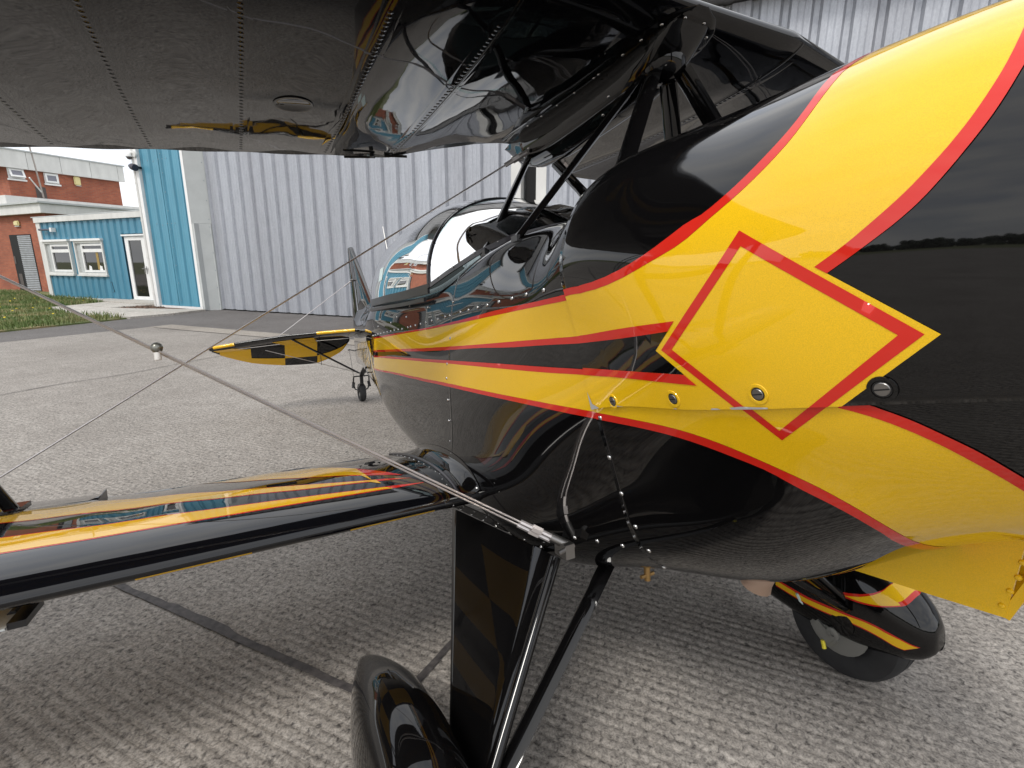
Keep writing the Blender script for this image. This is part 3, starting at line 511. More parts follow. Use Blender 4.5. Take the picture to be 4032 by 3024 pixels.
# ---- profiled sheet metal
def profile_sheet(c0, c1, z0, z1, pitch, flank, depth, valley, off=0, y=0, minor=0):
    """box-profile cladding, facing -d; valley = width of the recessed pan"""
    b = MB(); P = []; c = c0
    while c < c1-1e-6:
        e = min(c+pitch, c1); w = e-c; v = valley*w/pitch; f = flank*w/pitch
        P += [(c, y), (c+f, y+depth), (c+f+v, y+depth), (c+2*f+v, y)]
        if minor:
            L = w-2*f-v
            for k in (1, 2): P += [(c+2*f+v+L*k/3-.012, y), (c+2*f+v+L*k/3, y+minor), (c+2*f+v+L*k/3+.012, y)]
        c = e
    P.append((c1, y)); n = len(P)
    b.add([(p, q, z0) for p, q in P]+[(p, q, z1) for p, q in P], [(i, i+1, n+i+1, n+i) for i in range(n-1)])
    return b
def galv(name, lo, hi):
    m = mat(name, hi, .42, .35, spec=.5)
    n = noise_tex(m, 9, 7, .72, sc=(3, 1, .35)); n2 = noise_tex(m, 45, 4, .7, sc=(1, 1, .5)); n3 = noise_tex(m, 1.1, 3, .5, sc=(2, 1, .12))
    r = ramp(m, n.outputs['Fac'], [(.28, lo), (.72, hi)]); r2 = ramp(m, n2.outputs['Fac'], [(.3, (.80, .80, .82)), (.7, (1, 1, 1))])
    r3 = ramp(m, n3.outputs['Fac'], [(.3, (.84, .83, .83)), (.65, (1, 1, 1))])
    lk(m, mulcol(m, mulcol(m, r.outputs['Color'], r2.outputs['Color']), r3.outputs['Color']), bsdf(m).inputs['Base Color'])
    return m
GALV = galv('weathered galvanised sheet', (.40, .42, .455), (.54, .56, .60))
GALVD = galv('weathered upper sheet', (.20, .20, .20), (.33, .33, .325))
BLUE = mat('blue coated steel', (.085, .27, .375), .38); vary(BLUE, (.085, .275, .38), .10, 2.2, (3, 3, .4))
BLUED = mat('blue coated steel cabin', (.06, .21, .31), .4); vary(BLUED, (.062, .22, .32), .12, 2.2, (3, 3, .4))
GREYP = mat('pale grey flashing', (.47, .49, .485), .45); vary(GREYP, (.47, .49, .485), .06, 3)
WHT = mat('white upvc', (.80, .80, .79), .30); vary(WHT, (.80, .80, .79), .05, 6)
CREAM = mat('weathered white fascia', (.66, .655, .63), .5); vary(CREAM, (.66, .655, .63), .10, 3, (1, 1, .4))
GAPB = mat('dark gap', (.008, .008, .009), .8)
RUST = mat('rust streak', (.30, .17, .08), .8)
FIX = mat('fixing', (.30, .36, .40), .4, .5)

hang = empty('hangar', (0, 0, 0), HZ); tag(hang, 'tall hangar clad in grey galvanised ribbed sheet with blue corner panel', 'hangar')
W = MB(); W.box((-15.55, 9.275, 0), (-13.68, 9.6, 6.3)); W.box((-15.55, 9.6, 0), (-15.3, 34, 6.3)); W.box((-13.6, 9.9, 0), (24, 10.2, 6.3)); W.box((24, 9.2, 0), (24.3, 34, 6.3)); W.box((-15.3, 33.7, 0), (24, 34, 6.3))
W.build('wall', GREYP, hang, smooth=False)
# doors: two leaves of box-profile sheets, sheet by sheet
def leaf(c0, c1, name):
    lf = empty(name, parent=hang)
    fr = MB(); fr.box((c0, 9.66, .03), (c1, 9.72, 5.22)); fr.build('frame', GREYP, lf, smooth=False)
    c = c0
    while c < c1-.05:
        e = min(c+1.236, c1)
        b = profile_sheet(c+.0015, e-.0015, .03, 5.2, .412, .036, .062, .075, y=9.575, minor=.006)
        b.build('sheet', GALV, lf, smooth=False); c = e
leaf(-13.42, -4.50, 'door_leaf'); leaf(-3.76, 8.6, 'door_leaf'); leaf(8.64, 20.9, 'door_leaf')
b = MB(); b.box((-4.50, 9.575, .02), (-4.29, 9.72, 5.2)); b.build('door_stile', CREAM, hang, smooth=False)
b = MB(); b.box((-3.97, 9.575, .02), (-3.76, 9.72, 5.2)); b.build('door_stile', CREAM, hang, smooth=False)
b = MB(); b.box((-4.29, 9.80, 0), (-3.97, 9.86, 5.2)); b.build('door_gap', GAPB, hang, smooth=False)
for c, z0, z1 in ((-8.95, 3.2, 3.74), (-8.13, 2.7, 3.7), (-7.7, 2.6, 3.72), (-6.9, 3.0, 3.3), (-6.1, 1.9, 3.2), (-5.27, 2.1, 2.9), (-3.1, 2.5, 3.0)):
    b = MB(); b.box((c+.02, 9.581, z0), (c+.034, 9.583, z1)); b.build('rust_streak', RUST, hang, smooth=False)
b = MB(); b.box((-13.6, 9.20, 5.23), (24, 9.90, 5.50)); b.build('door_head_beam', GALVD, hang, smooth=False)
c = -13.6
while c < 23.5:
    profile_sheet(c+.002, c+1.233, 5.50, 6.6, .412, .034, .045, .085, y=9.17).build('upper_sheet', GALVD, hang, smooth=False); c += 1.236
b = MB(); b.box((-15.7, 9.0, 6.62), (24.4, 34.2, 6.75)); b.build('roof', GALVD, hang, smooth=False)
# blue corner panel, white trims, grey return
c = -15.52
for k in range(2):
    profile_sheet(c+.001, c+.862, .09, 6.55, .383 if k == 0 else .383, .03, .045, .07, y=9.215, minor=.004).build('blue_sheet', BLUE, hang, smooth=False); c += .864
b = MB(); b.box((-13.79, 9.19, 0), (-13.69, 9.27, 6.55)); b.build('corner_trim', WHT, hang, smooth=False)
b = MB(); b.box((-15.6, 9.19, .0), (-13.795, 9.27, .085)); b.build('base_trim', WHT, hang, smooth=False)
b = MB(); b.box((-13.686, 9.195, .01), (-13.60, 9.62, 2.30)); b.box((-13.60, 9.54, .01), (-13.425, 9.62, 2.30)); b.build('pilaster', GREYP, hang, smooth=False)
b = MB(); b.add([(-13.684, 9.2, 0), (-13.43, 9.578, 0), (-13.43, 9.578, 2.306), (-13.684, 9.2, 2.306)], [(0, 1, 2, 3)]); b.build('return_panel', GREYP, hang, smooth=False)
b = MB(); b.add([(-13.684, 9.2, 2.31), (-13.43, 9.578, 2.31), (-13.43, 9.578, 5.25), (-13.684, 9.2, 5.25)], [(0, 1, 2, 3)]); b.build('return_panel', GREYP, hang, smooth=False)
scr = MB(); scr.lathe((0, 0, 0), (0, -1, 0), [(.0, .009), (.011, .007), (.013, 0)], 8); scr_me = scr.mesh('screw', FIX)
nv = Vector((.378, -.254, 0)).normalized()
for z in (.16, .62, 1.08, 1.55, 2.02, 2.22, 2.42, 2.9, 3.4, 3.85):
    o = link('screw', scr_me, hang, Vector((-13.46, 9.535, z))+nv*.002)
for z in lin(.25, 4.1, 9):
    for c in (-14.62,): link('screw', scr_me, hang, (c, 9.213, z))
for c in (-15.2, -14.95, -14.72, -14.55, -14.4): 
    for z in (2.31, 3.95): link('screw', scr_me, hang, (c, 9.213, z+.02*math.sin(c*40)))
# downpipe on the corner, camera and floodlight hang from the hangar
b = MB(); b.box((-15.66, 9.14, 0), (-15.53, 9.27, 6.5)); b.build('corner_post', WHT, hang, smooth=False)
b = MB(); b.tube([(-15.72, 9.16, 0), (-15.72, 9.16, 6.5)], .045, 12)
for z in (.4, 1.4, 2.4, 3.4, 4.4): b.tube([(-15.72, 9.16, z), (-15.72, 9.16, z+.05)], .052, 12)
b.build('downpipe', CREAM, hang)
o = empty('security_camera', hw(-15.74, 9.08, 4.08), HZ); tag(o, 'white dome security camera on the blue hangar corner', 'security camera')
b = MB(); b.lathe((0, 0, 0), (0, 0, 1), [(.0, .12), (.06, .115), (.085, .08), (.09, .02), (.088, 0)], 20); b.build('housing', WHT, o)
b = MB(); b.lathe((0, 0, 0), (0, 0, -1), [(.072, 0), (.068, .03), (.045, .058), (0, .07)], 20); b.build('dome', mat('smoked dome', (.10, .09, .09), .12), o)
b = MB(); b.tube([(0, 0, .09), (.09, .03, .10), (.17, .08, .09)], .035, 10); b.lathe((.17, .04, .06), (0, -1, 0), [(.0, .02), (.075, .015), (.085, -.02)], 16); b.build('bracket', CREAM, o)
o = empty('floodlight', hw(-15.58, 9.04, 3.80), HZ); tag(o, 'black bulkhead floodlight on the blue hangar corner', 'floodlight')
b = MB(); b.lathe((-.11, 0, .04), (1, 0, -.28), [(.0, -.005), (.05, .0), (.082, .07), (.09, .15), (.088, .22), (.0, .225)], 16); b.build('body', mat('black plastic', (.035, .03, .045), .4), o)
b = MB(); b.lathe((-.115, -.012, .041), (1, 0, -.28), [(.0, -.008), (.042, -.002), (.046, .008)], 12); b.build('lens', mat('lamp lens', (.18, .17, .2), .15), o)
b = MB(); b.box((.02, .03, -.03), (.1, .17, .03)); b.build('bracket', BLKM, o, smooth=False)

# ---- blue office cabin
cab = empty('office_cabin', (0, 0, 0), HZ); tag(cab, 'single storey blue ribbed cabin with white fascia beside the hangar', 'cabin')
D0 = 10.3
def pane_mat():
    m = mat('window glass', (.012, .012, .013), .02, spec=.9); return m
PANE = pane_mat(); ROOM = mat('dim room', (.05, .045, .04), .8); AMB = mat('ochre door inside', (.35, .24, .07), .7)
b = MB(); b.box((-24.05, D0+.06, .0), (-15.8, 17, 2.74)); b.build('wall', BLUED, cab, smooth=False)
op = [(-23.86, -22.10, .82, 2.06), (-21.86, -20.05, .82, 2.06), (-18.80, -17.62, .0, 2.20)]
c = -23.83
while c < -15.75:
    e = min(c+.376, -15.72); zs = [(.04, 2.70)]
    for a0, a1, y0, y1 in op:
        if c+.376 > a0+.05 and c < a1-.05: zs = [(u, v) for u, v in ((.04, y0), (y1, 2.70)) if v-u > .02]
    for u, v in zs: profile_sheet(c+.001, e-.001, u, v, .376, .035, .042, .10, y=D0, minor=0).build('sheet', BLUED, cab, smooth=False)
    c = e
b = MB(); b.box((-24.12, D0-.07, 2.68), (-15.6, D0+.10, 2.85)); b.build('fascia', CREAM, cab, smooth=False)
b = MB(); b.box((-24.3, D0-.05, 2.86), (-15.6, 17.2, 2.89)); b.build('roof', GREYP, cab, smooth=False)
b = MB(); b.box((-24.10, D0-.03, 0), (-23.84, D0+.08, 2.675)); b.build('corner_trim', CREAM, cab, smooth=False)
b = MB(); b.box((-23.84, D0-.02, -.02), (-18.82, D0+.08, .04)); b.build('base_trim', CREAM, cab, smooth=False)
def window(c0, c1, z0, z1, extra):
    w = empty('window', parent=cab)
    f = MB(); t = .07; y0, y1 = D0-.04, D0+.06
    f.box((c0, y0, z0), (c0+t, y1, z1)); f.box((c1-t, y0, z0), (c1, y1, z1)); f.box((c0+t, y0, z1-t), (c1-t, y1, z1)); f.box((c0+t, y0, z0), (c1-t, y1, z0+t))
    f.build('surround', CREAM, w, smooth=False)
    f = MB(); a0, a1, b0, b1 = c0+.36, c1-.075, z0+.085, z1-.085; t = .075; y0, y1 = D0-.005, D0+.055
    f.box((a0, y0, b0), (a0+t, y1, b1)); f.box((a1-t, y0, b0), (a1, y1, b1)); f.box((a0+t, y0, b1-t), (a1-t, y1, b1)); f.box((a0+t, y0, b0), (a1-t, y1, b0+t)); zt = b0+.68
    f.box((a0+t, y0, zt), (a1-t, y1, zt+.11)); f.build('frame', WHT, w, smooth=False)
    f = MB(); f.box((c0+.075, D0+.02, z0+.075), (a0-.003, D0+.058, z1-.075)); f.build('side_panel', GREYP, w, smooth=False)
    for q0, q1 in ((b0+t, zt), (zt+.11, b1-t)):
        f = MB(); f.box((a0+t, D0+.03, q0), (a1-t, D0+.04, q1)); f.build('pane', PANE, w, smooth=False)
    f = MB(); f.box((c0-.06, D0-.09, z1+.004), (c1+.02, D0+.05, z1+.075)); f.build('head_flashing', WHT, w, smooth=False)
    f = MB(); f.box((c0-.02, D0-.075, z0-.05), (c1+.02, D0+.04, z0-.003)); f.build('sill', CREAM, w, smooth=False)
    if extra:
        f = MB(); f.box((a1-.52, D0+.024, b0+t+.02), (a1-.38, D0+.028, zt)); f.build('interior_post', AMB, w, smooth=False)
        for q in (a0+.24, a1-.42):
            f = MB(); f.add([(q, D0+.0235, b0+t), (q+.19, D0+.0235, b0+t), (q+.17, D0+.0235, b0+t+.13), (q+.04, D0+.0235, b0+t+.16)], [(0, 1, 2, 3)]); f.build('paper_notice', WHT, w, smooth=False)
window(-23.82, -22.13, .86, 2.0, False); window(-21.83, -20.08, .86, 2.0, True)
dr = empty('door', parent=cab)
f = MB(); y0, y1 = D0-.03, D0+.05
f.box((-18.78, y0, .09), (-18.60, y1, 2.10)); f.box((-17.90, y0, .09), (-17.66, y1, 2.10)); f.box((-18.60, y0, 1.98), (-17.90, y1, 2.10)); f.box((-18.60, y0, .09), (-17.90, y1, .19)); f.build('frame', WHT, dr, smooth=False)
f = MB(); f.box((-18.60, D0+.0, .19), (-17.90, D0+.01, 1.98)); f.build('pane', PANE, dr, smooth=False)
f = MB()
for c in (-17.86, -17.74): f.tube([(c, D0-.075, .92), (c, D0-.075, 1.16)], .011, 8); f.tube([(c, D0-.03, 1.08), (c, D0-.075, 1.08)], .011, 8)
f.tube([(-17.98, D0-.08, 1.085), (-17.74, D0-.08, 1.085)], .014, 8); f.build('handle', STEELD, dr)
f = MB(); f.box((-18.84, D0-.09, 2.115), (-17.62, D0+.03, 2.165)); f.build('head_flashing', WHT, dr, smooth=False)
f = MB(); f.box((-18.85, D0-.10, .075), (-17.6, D0+.02, .088)); f.build('threshold', GREYP, dr, smooth=False)
f = MB(); f.tube([(-20.0, D0-.012, .62), (-19.93, D0-.012, .64), (-19.9, D0-.012, .42), (-19.86, D0-.012, .30), (-19.96, D0-.012, .28)], .008, 6); f.build('cable', BLKM, cab)
o = empty('strip_lamp', hw(-23.3, D0-.10, 2.42), HZ); tag(o, 'slim black tube lamp under the cabin fascia', 'lamp')
b = MB(); b.tube([(-.46, 0, .01), (.36, 0, -.01)], .035, 10); b.build('tube', mat('dark tube', (.02, .025, .06), .3), o)
b = MB(); b.box((.34, -.05, -.08), (.46, .09, .06)); b.build('bracket', WHT, o, smooth=False)

# ---- brick building behind
def brickm(name):
    m = mat(name, (.33, .12, .075), .85)
    t = nd(m, 'ShaderNodeTexCoord'); s = nd(m, 'ShaderNodeSeparateXYZ'); lk(m, t.outputs['Object'], s.inputs[0])
    a = nd(m, 'ShaderNodeMath', operation='ADD'); lk(m, s.outputs['X'], a.inputs[0]); lk(m, s.outputs['Y'], a.inputs[1])
    c = nd(m, 'ShaderNodeCombineXYZ'); lk(m, a.outputs[0], c.inputs['X']); lk(m, s.outputs['Z'], c.inputs['Y'])
    k = nd(m, 'ShaderNodeTexBrick'); k.inputs['Scale'].default_value = 1; k.inputs['Brick Width'].default_value = .225; k.inputs['Row Height'].default_value = .075
    k.inputs['Mortar Size'].default_value = .006; k.inputs['Color1'].default_value = (.42, .13, .07, 1); k.inputs['Color2'].default_value = (.33, .095, .055, 1); k.inputs['Mortar'].default_value = (.25, .16, .12, 1)
    lk(m, c.outputs[0], k.inputs['Vector'])
    n = noise_tex(m, 1.6, 6, .65); r = ramp(m, n.outputs['Fac'], [(.3, (.72, .70, .70)), (.7, (1.08, 1.05, 1.0))])
    lk(m, mulcol(m, k.outputs['Color'], r.outputs['Color']), bsdf(m).inputs['Base Color'])
    bump(m, k.outputs['Fac'], -.4, .01)
    return m
BRK = brickm('red brick'); bb = empty('brick_building', (0, 0, 0), HZ); tag(bb, 'two storey red brick building with white fascia bands', 'building')
STN = mat('stain', (.10, .085, .08), .9)
b = MB(); b.box((-45, 12.35, -.05), (-28.0, 24, 3.35)); b.build('ground_floor', BRK, bb, smooth=False)
b = MB(); b.box((-45, 12.6, 3.8), (-31.15, 17.25, 5.6)); b.build('upper_floor', BRK, bb, smooth=False)
b = MB(); b.box((-45, 12.1, 3.33), (-27.75, 12.3, 3.72)); b.box((-27.95, 12.3, 3.33), (-27.75, 24, 3.72)); b.build('lower_fascia', CREAM, bb, smooth=False)
b = MB(); b.box((-45, 12.0, 3.725), (-27.65, 24, 3.80)); b.build('roof', GREYP, bb, smooth=False)
b = MB(); b.box((-45, 12.3, 3.82), (-30.95, 24.0, 4.22)); b.build('middle_band', CREAM, bb, smooth=False)
# upper parapet panels, one object a panel
q = 12.2
for w_ in (1.15, 1.3, 1.25, 1.25, .33):
    e = min(q+w_, 17.45); b = MB(); b.box((-31.10, q+.008, 5.44), (-30.95, e-.008, 6.20)); b.build('parapet_panel', CREAM, bb, smooth=False); q = e
b = MB(); b.box((-45, 12.1, 5.44), (-31.11, 12.25, 6.2)); b.build('parapet_panel', CREAM, bb, smooth=False)
b = MB(); b.box((-45, 12.05, 6.205), (-30.90, 17.5, 6.26)); b.build('coping', GREYP, bb, smooth=False)
def upwin(d0, d1, z0, z1, tilt):
    w = empty('window', parent=bb); X = -31.12
    f = MB(); t = .07; f.box((X, d0, z0), (X+.03, d0+t, z1)); f.box((X, d1-t, z0), (X+.03, d1, z1)); f.box((X, d0+t, z1-t), (X+.03, d1-t, z1)); f.box((X, d0+t, z0), (X+.03, d1-t, z0+t)); f.build('frame', WHT, w, smooth=False)
    f = MB(); f.box((X-.01, d0+t, z0+t), (X+.0, d1-t, z1-t)); f.build('reveal', GAPB, w, smooth=False)
    f = MB(); f.box((X, d0-.04, z0-.09), (X+.08, d1+.04, z0-.02)); f.build('sill', WHT, w, smooth=False)
    s = empty('sash', (X+.045, 0, z1-.03), parent=w); s.rotation_euler = (0, -tilt, 0)
    h = z1-z0-.06; f = MB(); t = .075
    f.box((-.02, d0+.03, -h), (.02, d0+.03+t, 0)); f.box((-.02, d1-.03-t, -h), (.02, d1-.03, 0)); f.box((-.02, d0+.03+t, -t), (.02, d1-.03-t, 0)); f.box((-.02, d0+.03+t, -h), (.02, d1-.03-t, -h+t))
    f.add([(0, d0+.03+t, -h+t), (0, d1-.03-t, -h+t), (0, d1-.03-t, -t), (0, d0+.03+t, -t)], [(0, 1, 2, 3)], 1)
    s2 = f.build('sash', [WHT, mat('sky lit pane', (.20, .20, .24), .05)], w, smooth=False); s2.location = s.location; s2.rotation_euler = s.rotation_euler; bpy.data.objects.remove(s)
upwin(12.62, 13.22, 5.0, 5.44, .42); upwin(13.96, 14.53, 4.96, 5.42, .06)
SHUT = mat('grey roller shutter', (.30, .31, .33), .5, .3); vary(SHUT, (.31, .32, .34), .15, 4)
sh = empty('shutter_doorway', parent=bb)
b = MB(); b.box((-31.5, 12.352-.012, -.02), (-29.55, 12.352-.004, 2.5)); b.build('opening', GAPB, sh, smooth=False)
for i in range(30): b = MB(); b.sweep([(-30.75, 12.335, .03+i*.082), (-29.60, 12.335, .03+i*.082)], [(-.04, 0), (0, .018), (.04, 0)], (0, 0, 1)); b.build('slat', SHUT, sh, smooth=False)
b = MB(); b.box((-31.45, 12.325, 1.2), (-31.3, 12.334, 1.55)); b.box((-31.3, 12.325, .1), (-31.0, 12.334, .75)); b.build('peeling_paper', STN, sh, smooth=False)
b = MB(); b.tube([(-30.95, 13.72, 4.25), (-30.98, 13.45, 8.2)], .035, 8); b.build('mast', mat('rusty mast', (.36, .32, .29), .6, .3), bb)
b = MB(); b.tube([(-30.9, 13.65, 4.5), (-30.2, 13.0, 5.0)], .03, 6); b.build('aerial_arm', CREAM, bb)
b = MB(); b.box((-31.145, 13.55, 4.23), (-31.14, 13.95, 4.75)); b.build('stain', STN, bb, smooth=False)
SODY = mat('yellowed lamp cover', (.72, .62, .30), .4)
for (c, d_, z, rz_, sz, lb) in ((-31.10, 15.30, 5.22, 0, (.10, .28, .42), 'yellowed bulkhead lamp high on the brick upper storey'), (-30.45, 12.30, 2.98, 0, (.42, .10, .22), 'yellowed bulkhead lamp above the roller shutter')):
    o = empty('wall_lamp', hw(c, d_, z), HZ); tag(o, lb, 'lamp', 'wall lamps on the brick building')
    b = MB(); x, y, z_ = (k*.5 for k in sz); 
    bmn = bmesh.new(); bmesh.ops.create_cube(bmn, size=1); bmesh.ops.scale(bmn, vec=sz, verts=bmn.verts); bmesh.ops.bevel(bmn, geom=bmn.edges[:], offset=.04, segments=3, affect='EDGES'); me = bpy.data.meshes.new('cover'); bmn.to_mesh(me); bmn.free(); me.materials.append(SODY); link('cover', me, o)
    b = MB(); b.box((-x*.9, -y*.5, -z_-.03), (x*.9, y*.9, -z_-.002)); b.build('base', GREYP, o, smooth=False)

# far wood beyond the airfield behind the viewpoint: only its reflection is ever seen
WOOD = mat('far foliage', (.045, .06, .035), .9); vary(WOOD, (.05, .065, .04), .4, .3)
fw_ = MB(); random.seed(5)
for i in range(420):
    a = R(random.uniform(95, 265)); r_ = random.uniform(240, 330); p = Vector((math.sin(a)*r_, math.cos(a)*r_, 0)); h = random.uniform(5, 11)
    for k in range(9):
        q = p+Vector((random.uniform(-4, 4), random.uniform(-4, 4), h*random.uniform(.1, .95))); s = random.uniform(1.6, 3.4); e = Vector((random.gauss(0, 1), random.gauss(0, 1), random.gauss(0, 1))).normalized()
        fw_.lathe(q, e, [(0, s), (s*.8, s*.5), (s, -.1*s), (s*.6, -s*.7), (0, -s*.9)], 6)
tag(fw_.build('far_wood', WOOD, smooth=False), kind='stuff')
# ------------------------------------------------------------------ the biplane (airframe axes: x aft, y starboard, z up)
TH = R(8.5); AFT = Vector((-.46947, .88295, 0)); STB = Vector((-.88295, -.46947, 0)); UPV = Vector((0, 0, 1))
ORGW = Vector((.489, 1.110, 0))
plane = bpy.data.objects.new('biplane', None); COL.objects.link(plane); plane.empty_display_size = .2
ax = AFT*math.cos(TH)-UPV*math.sin(TH); az = AFT*math.sin(TH)+UPV*math.cos(TH)
pm = Matrix((ax, STB, az)).transposed().to_4x4(); pm.translation = ORGW+UPV*1.1
plane.matrix_world = pm
tag(plane, 'glossy black and yellow aerobatic biplane with red pinstripes parked on the concrete', 'aeroplane')
def V3(p): return Vector(p)
def seam(x): return interp([-.9, -.6, -.46, -.32, -.265, -.1, 0], [7.5, 7.6, 7.67, 7.735, 7.795, 7.95, 8.05], x)
def hn(fn, p, q, sgn=1):
    e = 2e-3; a = V3(fn(p+e, q))-V3(fn(p-e, q)); b = V3(fn(p, q+e*5))-V3(fn(p, q-e*5)); n = a.cross(b)
    return n.normalized()*sgn if n.length > 1e-12 else Vector((0, 0, 1))
def hpos(x, t, off): return V3(hull(x, t))+hn(hull, x, t, -1)*off
# orientation check: outward must point to starboard on the starboard flank
if hn(hull, .5, 7, -1).y < 0:
    def hpos(x, t, off): return V3(hull(x, t))+hn(hull, x, t, 1)*off
    HS = 1
else: HS = -1
UPOFF, LOOFF = .0065, .0015
# fuselage shell
xs = lin(-.03, .30, 14)+lin(.33, 2.0, 60)[0:]+lin(2.04, 4.22, 50)
ts = lin(-12, 12, 193)
b = MB(); b.grid(lambda x, t: hull(max(x, -.02), t), xs, ts)
fus = b.build('fuselage', BLACK, plane, angle=50)
me = fus.data; bmn = bmesh.new(); bmn.from_mesh(me); bmesh.ops.remove_doubles(bmn, verts=bmn.verts, dist=1e-5); bmesh.ops.recalc_face_normals(bmn, faces=bmn.faces); bmn.to_mesh(me); bmn.free(); me.set_sharp_from_angle(angle=R(50))
# cowling: upper half overlaps the lower, both with a real lip
def cowl(name, up):
    b = MB(); X = lin(-.84, 0.0, 64)
    if up:
        fn = lambda x, f: hpos(x, f*seam(x), UPOFF)
        T = lin(-1, 1, 141)
    else:
        fn = lambda x, f: hpos(x, seam(x)+.0-.15+(24-2*seam(x)+.3)*f, LOOFF)
        T = lin(0, 1, 101)
    b.grid(fn, X, T)
    o = b.build(name, BLACK, plane, angle=50)
    bmn = bmesh.new(); bmn.from_mesh(o.data); bmesh.ops.recalc_face_normals(bmn, faces=bmn.faces); bmn.to_mesh(o.data); bmn.free()
    m = o.modifiers.new('skin', 'SOLIDIFY'); m.thickness = .0032; m.offset = 1 if False else -1
    return o
ucowl = cowl('upper_cowl', True); lcowl = cowl('lower_cowl', False)
for o in (ucowl, lcowl):          # outward normals whatever the loft direction was
    f = min(o.data.polygons, key=lambda p: abs(p.center.x+.3)+abs(p.center.y-.42)*3)
    if f.normal.y < 0: o.data.flip_normals()
def inpoly(x, y, P):
    r = False; j = len(P)-1
    for i in range(len(P)):
        if (P[i][1] > y) != (P[j][1] > y) and x < (P[j][0]-P[i][0])*(y-P[i][1])/(P[j][1]-P[i][1])+P[i][0]: r = not r
        j = i
    return r
def region(x, t):
    if x > 0: return 0
    return 1 if abs(t) < seam(x) else 2
KT = .085
def catm(P, n=5):
    if len(P) < 3: return list(P)
    o = []
    for i in range(len(P)-1):
        a, b, c, d = P[max(i-1, 0)], P[i], P[i+1], P[min(i+2, len(P)-1)]
        for k in range(n):
            f = k/n; o.append(tuple(_cr(a[j], b[j], c[j], d[j], f) for j in (0, 1)))
    o.append(P[-1]); return o
def densify(P, step):
    o = []
    for i in range(len(P)):
        a, c = P[i], P[(i+1) % len(P)]; L = math.hypot(a[0]-c[0], a[1]-c[1]); n = max(1, int(L/step))
        for k in range(n): o.append((a[0]+(c[0]-a[0])*k/n, a[1]+(c[1]-a[1])*k/n))
    return o
def decal(name, poly, m, layer, pos, reg, kq, step=.016, chains=(), parent=plane, mirror=True, label=None):
    """thin vinyl: polygon in surface coordinates laid on the surface, one film above the last"""
    P = densify([(p, q*kq) for p, q in poly], step)
    vs = [Vector(p) for p in P]; n = len(P); ed = [(i, (i+1) % n) for i in range(n)]
    x0, x1 = min(p[0] for p in P), max(p[0] for p in P); y0, y1 = min(p[1] for p in P), max(p[1] for p in P)
    for ch in chains:
        c = [(p, q*kq) for p, q in ch if x0-.03 < p < x1+.03]; k = len(vs)
        vs += [Vector(p) for p in c]; ed += [(k+i, k+i+1) for i in range(len(c)-1)]
    i = x0+step*.5
    while i < x1:
        j = y0+step*.5
        while j < y1:
            if inpoly(i, j, P): vs.append(Vector((i, j)))
            j += step
        i += step
    ov, oe, of, *_ = delaunay_2d_cdt(vs, ed, [], 0, 1e-7)
    V = []; F = []; key = {}
    for f in of:
        cx = sum(ov[k].x for k in f)/3; cy = sum(ov[k].y for k in f)/3
        if not inpoly(cx, cy, P): continue
        r = reg(cx, cy/kq); idx = []
        for k in f:
            if (k, r) not in key: key[(k, r)] = len(V); V.append(pos(ov[k].x, ov[k].y/kq, r, layer))
            idx.append(key[(k, r)])
        F.append(tuple(idx))
    o = link(name, mesh(name, V, F, m, True, 0), parent, label=label)
    if mirror:
        o2 = link(name, mesh(name, [(v.x, -v.y, v.z) for v in V], [f[::-1] for f in F], m, True, 0), parent); o['twin'] = o2.name
    return o
def hullpos(x, t, r, layer):
    return hpos(x, t, (0, UPOFF, LOOFF)[r]+.0005+layer*.0004)
SEAMC = [(x, seam(x)) for x in lin(-.84, 0, 60)]; FIREW = [(0.0, t) for t in lin(0, 12, 60)]
def hdecal(name, poly, m, layer, **k):
    o = decal(name, poly, m, layer, hullpos, region, KT, chains=(SEAMC,) if min(p[0] for p in poly) < -.01 else (), **k)
    # face outward
    f = max(o.data.polygons, key=lambda p: p.area*(p.center.y > .1))
    if f.normal.y < 0:
        o.data.flip_normals()
        if 'twin' in o: bpy.data.objects[o['twin']].data.flip_normals()
    if 'twin' in o: del o['twin']
    return o
rv = lambda L: list(reversed(L))
nc = lambda L: [p for p in L if p[0] <= 0]
def tail0(L): return [p for p in L if p[0] < -.002]+[(0, L[-1][1] if L[-1][0] < 0 else min((p for p in L), key=lambda p: abs(p[0]))[1])]
A_o = [(-.398, 0.), (-.3995, 1.3), (-.4005, 2.3)]+tail0([p for p in LV['A_out'] if p[1] > 2.8]); A_i = [(-.412, 0.), (-.4145, 1.3), (-.416, 2.3)]+tail0([p for p in LV['A_in'] if p[1] > 2.8])
B_i = [(-.566, -.0), (-.570, 1.5), (-.573, 2.7)]+LV['B_in']; B_o = [(-.585, -.0), (-.587, 1.5), (-.588, 2.9)]+LV['B_out']
E_u = LV['E_up']+[(-.600, 9.1), (-.612, 10.2), (-.615, 12.0)]; E_l = LV['E_lo']+[(-.598, 9.5), (-.606, 10.4), (-.609, 12.0)]
fx = lambda L, s: [p for p in L if (p[0] > .001) == (s > 0) and abs(p[0]) > .001]
FU, FL = [p for p in LV['F_up'] if p[1] < 10.2], [p for p in LV['F_lo'] if p[1] < 10.1]
def at0(L):
    for a, c in zip(L, L[1:]):
        if a[0] >= 0 > c[0]: return a[1]+(c[1]-a[1])*a[0]/(a[0]-c[0])
fu0, fl0 = at0(FU), at0(FL)
Fu_c = [(0, fu0)]+fx(FU, -1)+[(-.459, 10.8), (-.460, 12.0)]; Fl_c = [(0, fl0)]+fx(FL, -1)+[(-.440, 10.9), (-.441, 12.0)]
Fu_f = fx(FU, 1)+[(0, fu0)]; Fl_f = fx(FL, 1)+[(0, fl0)]
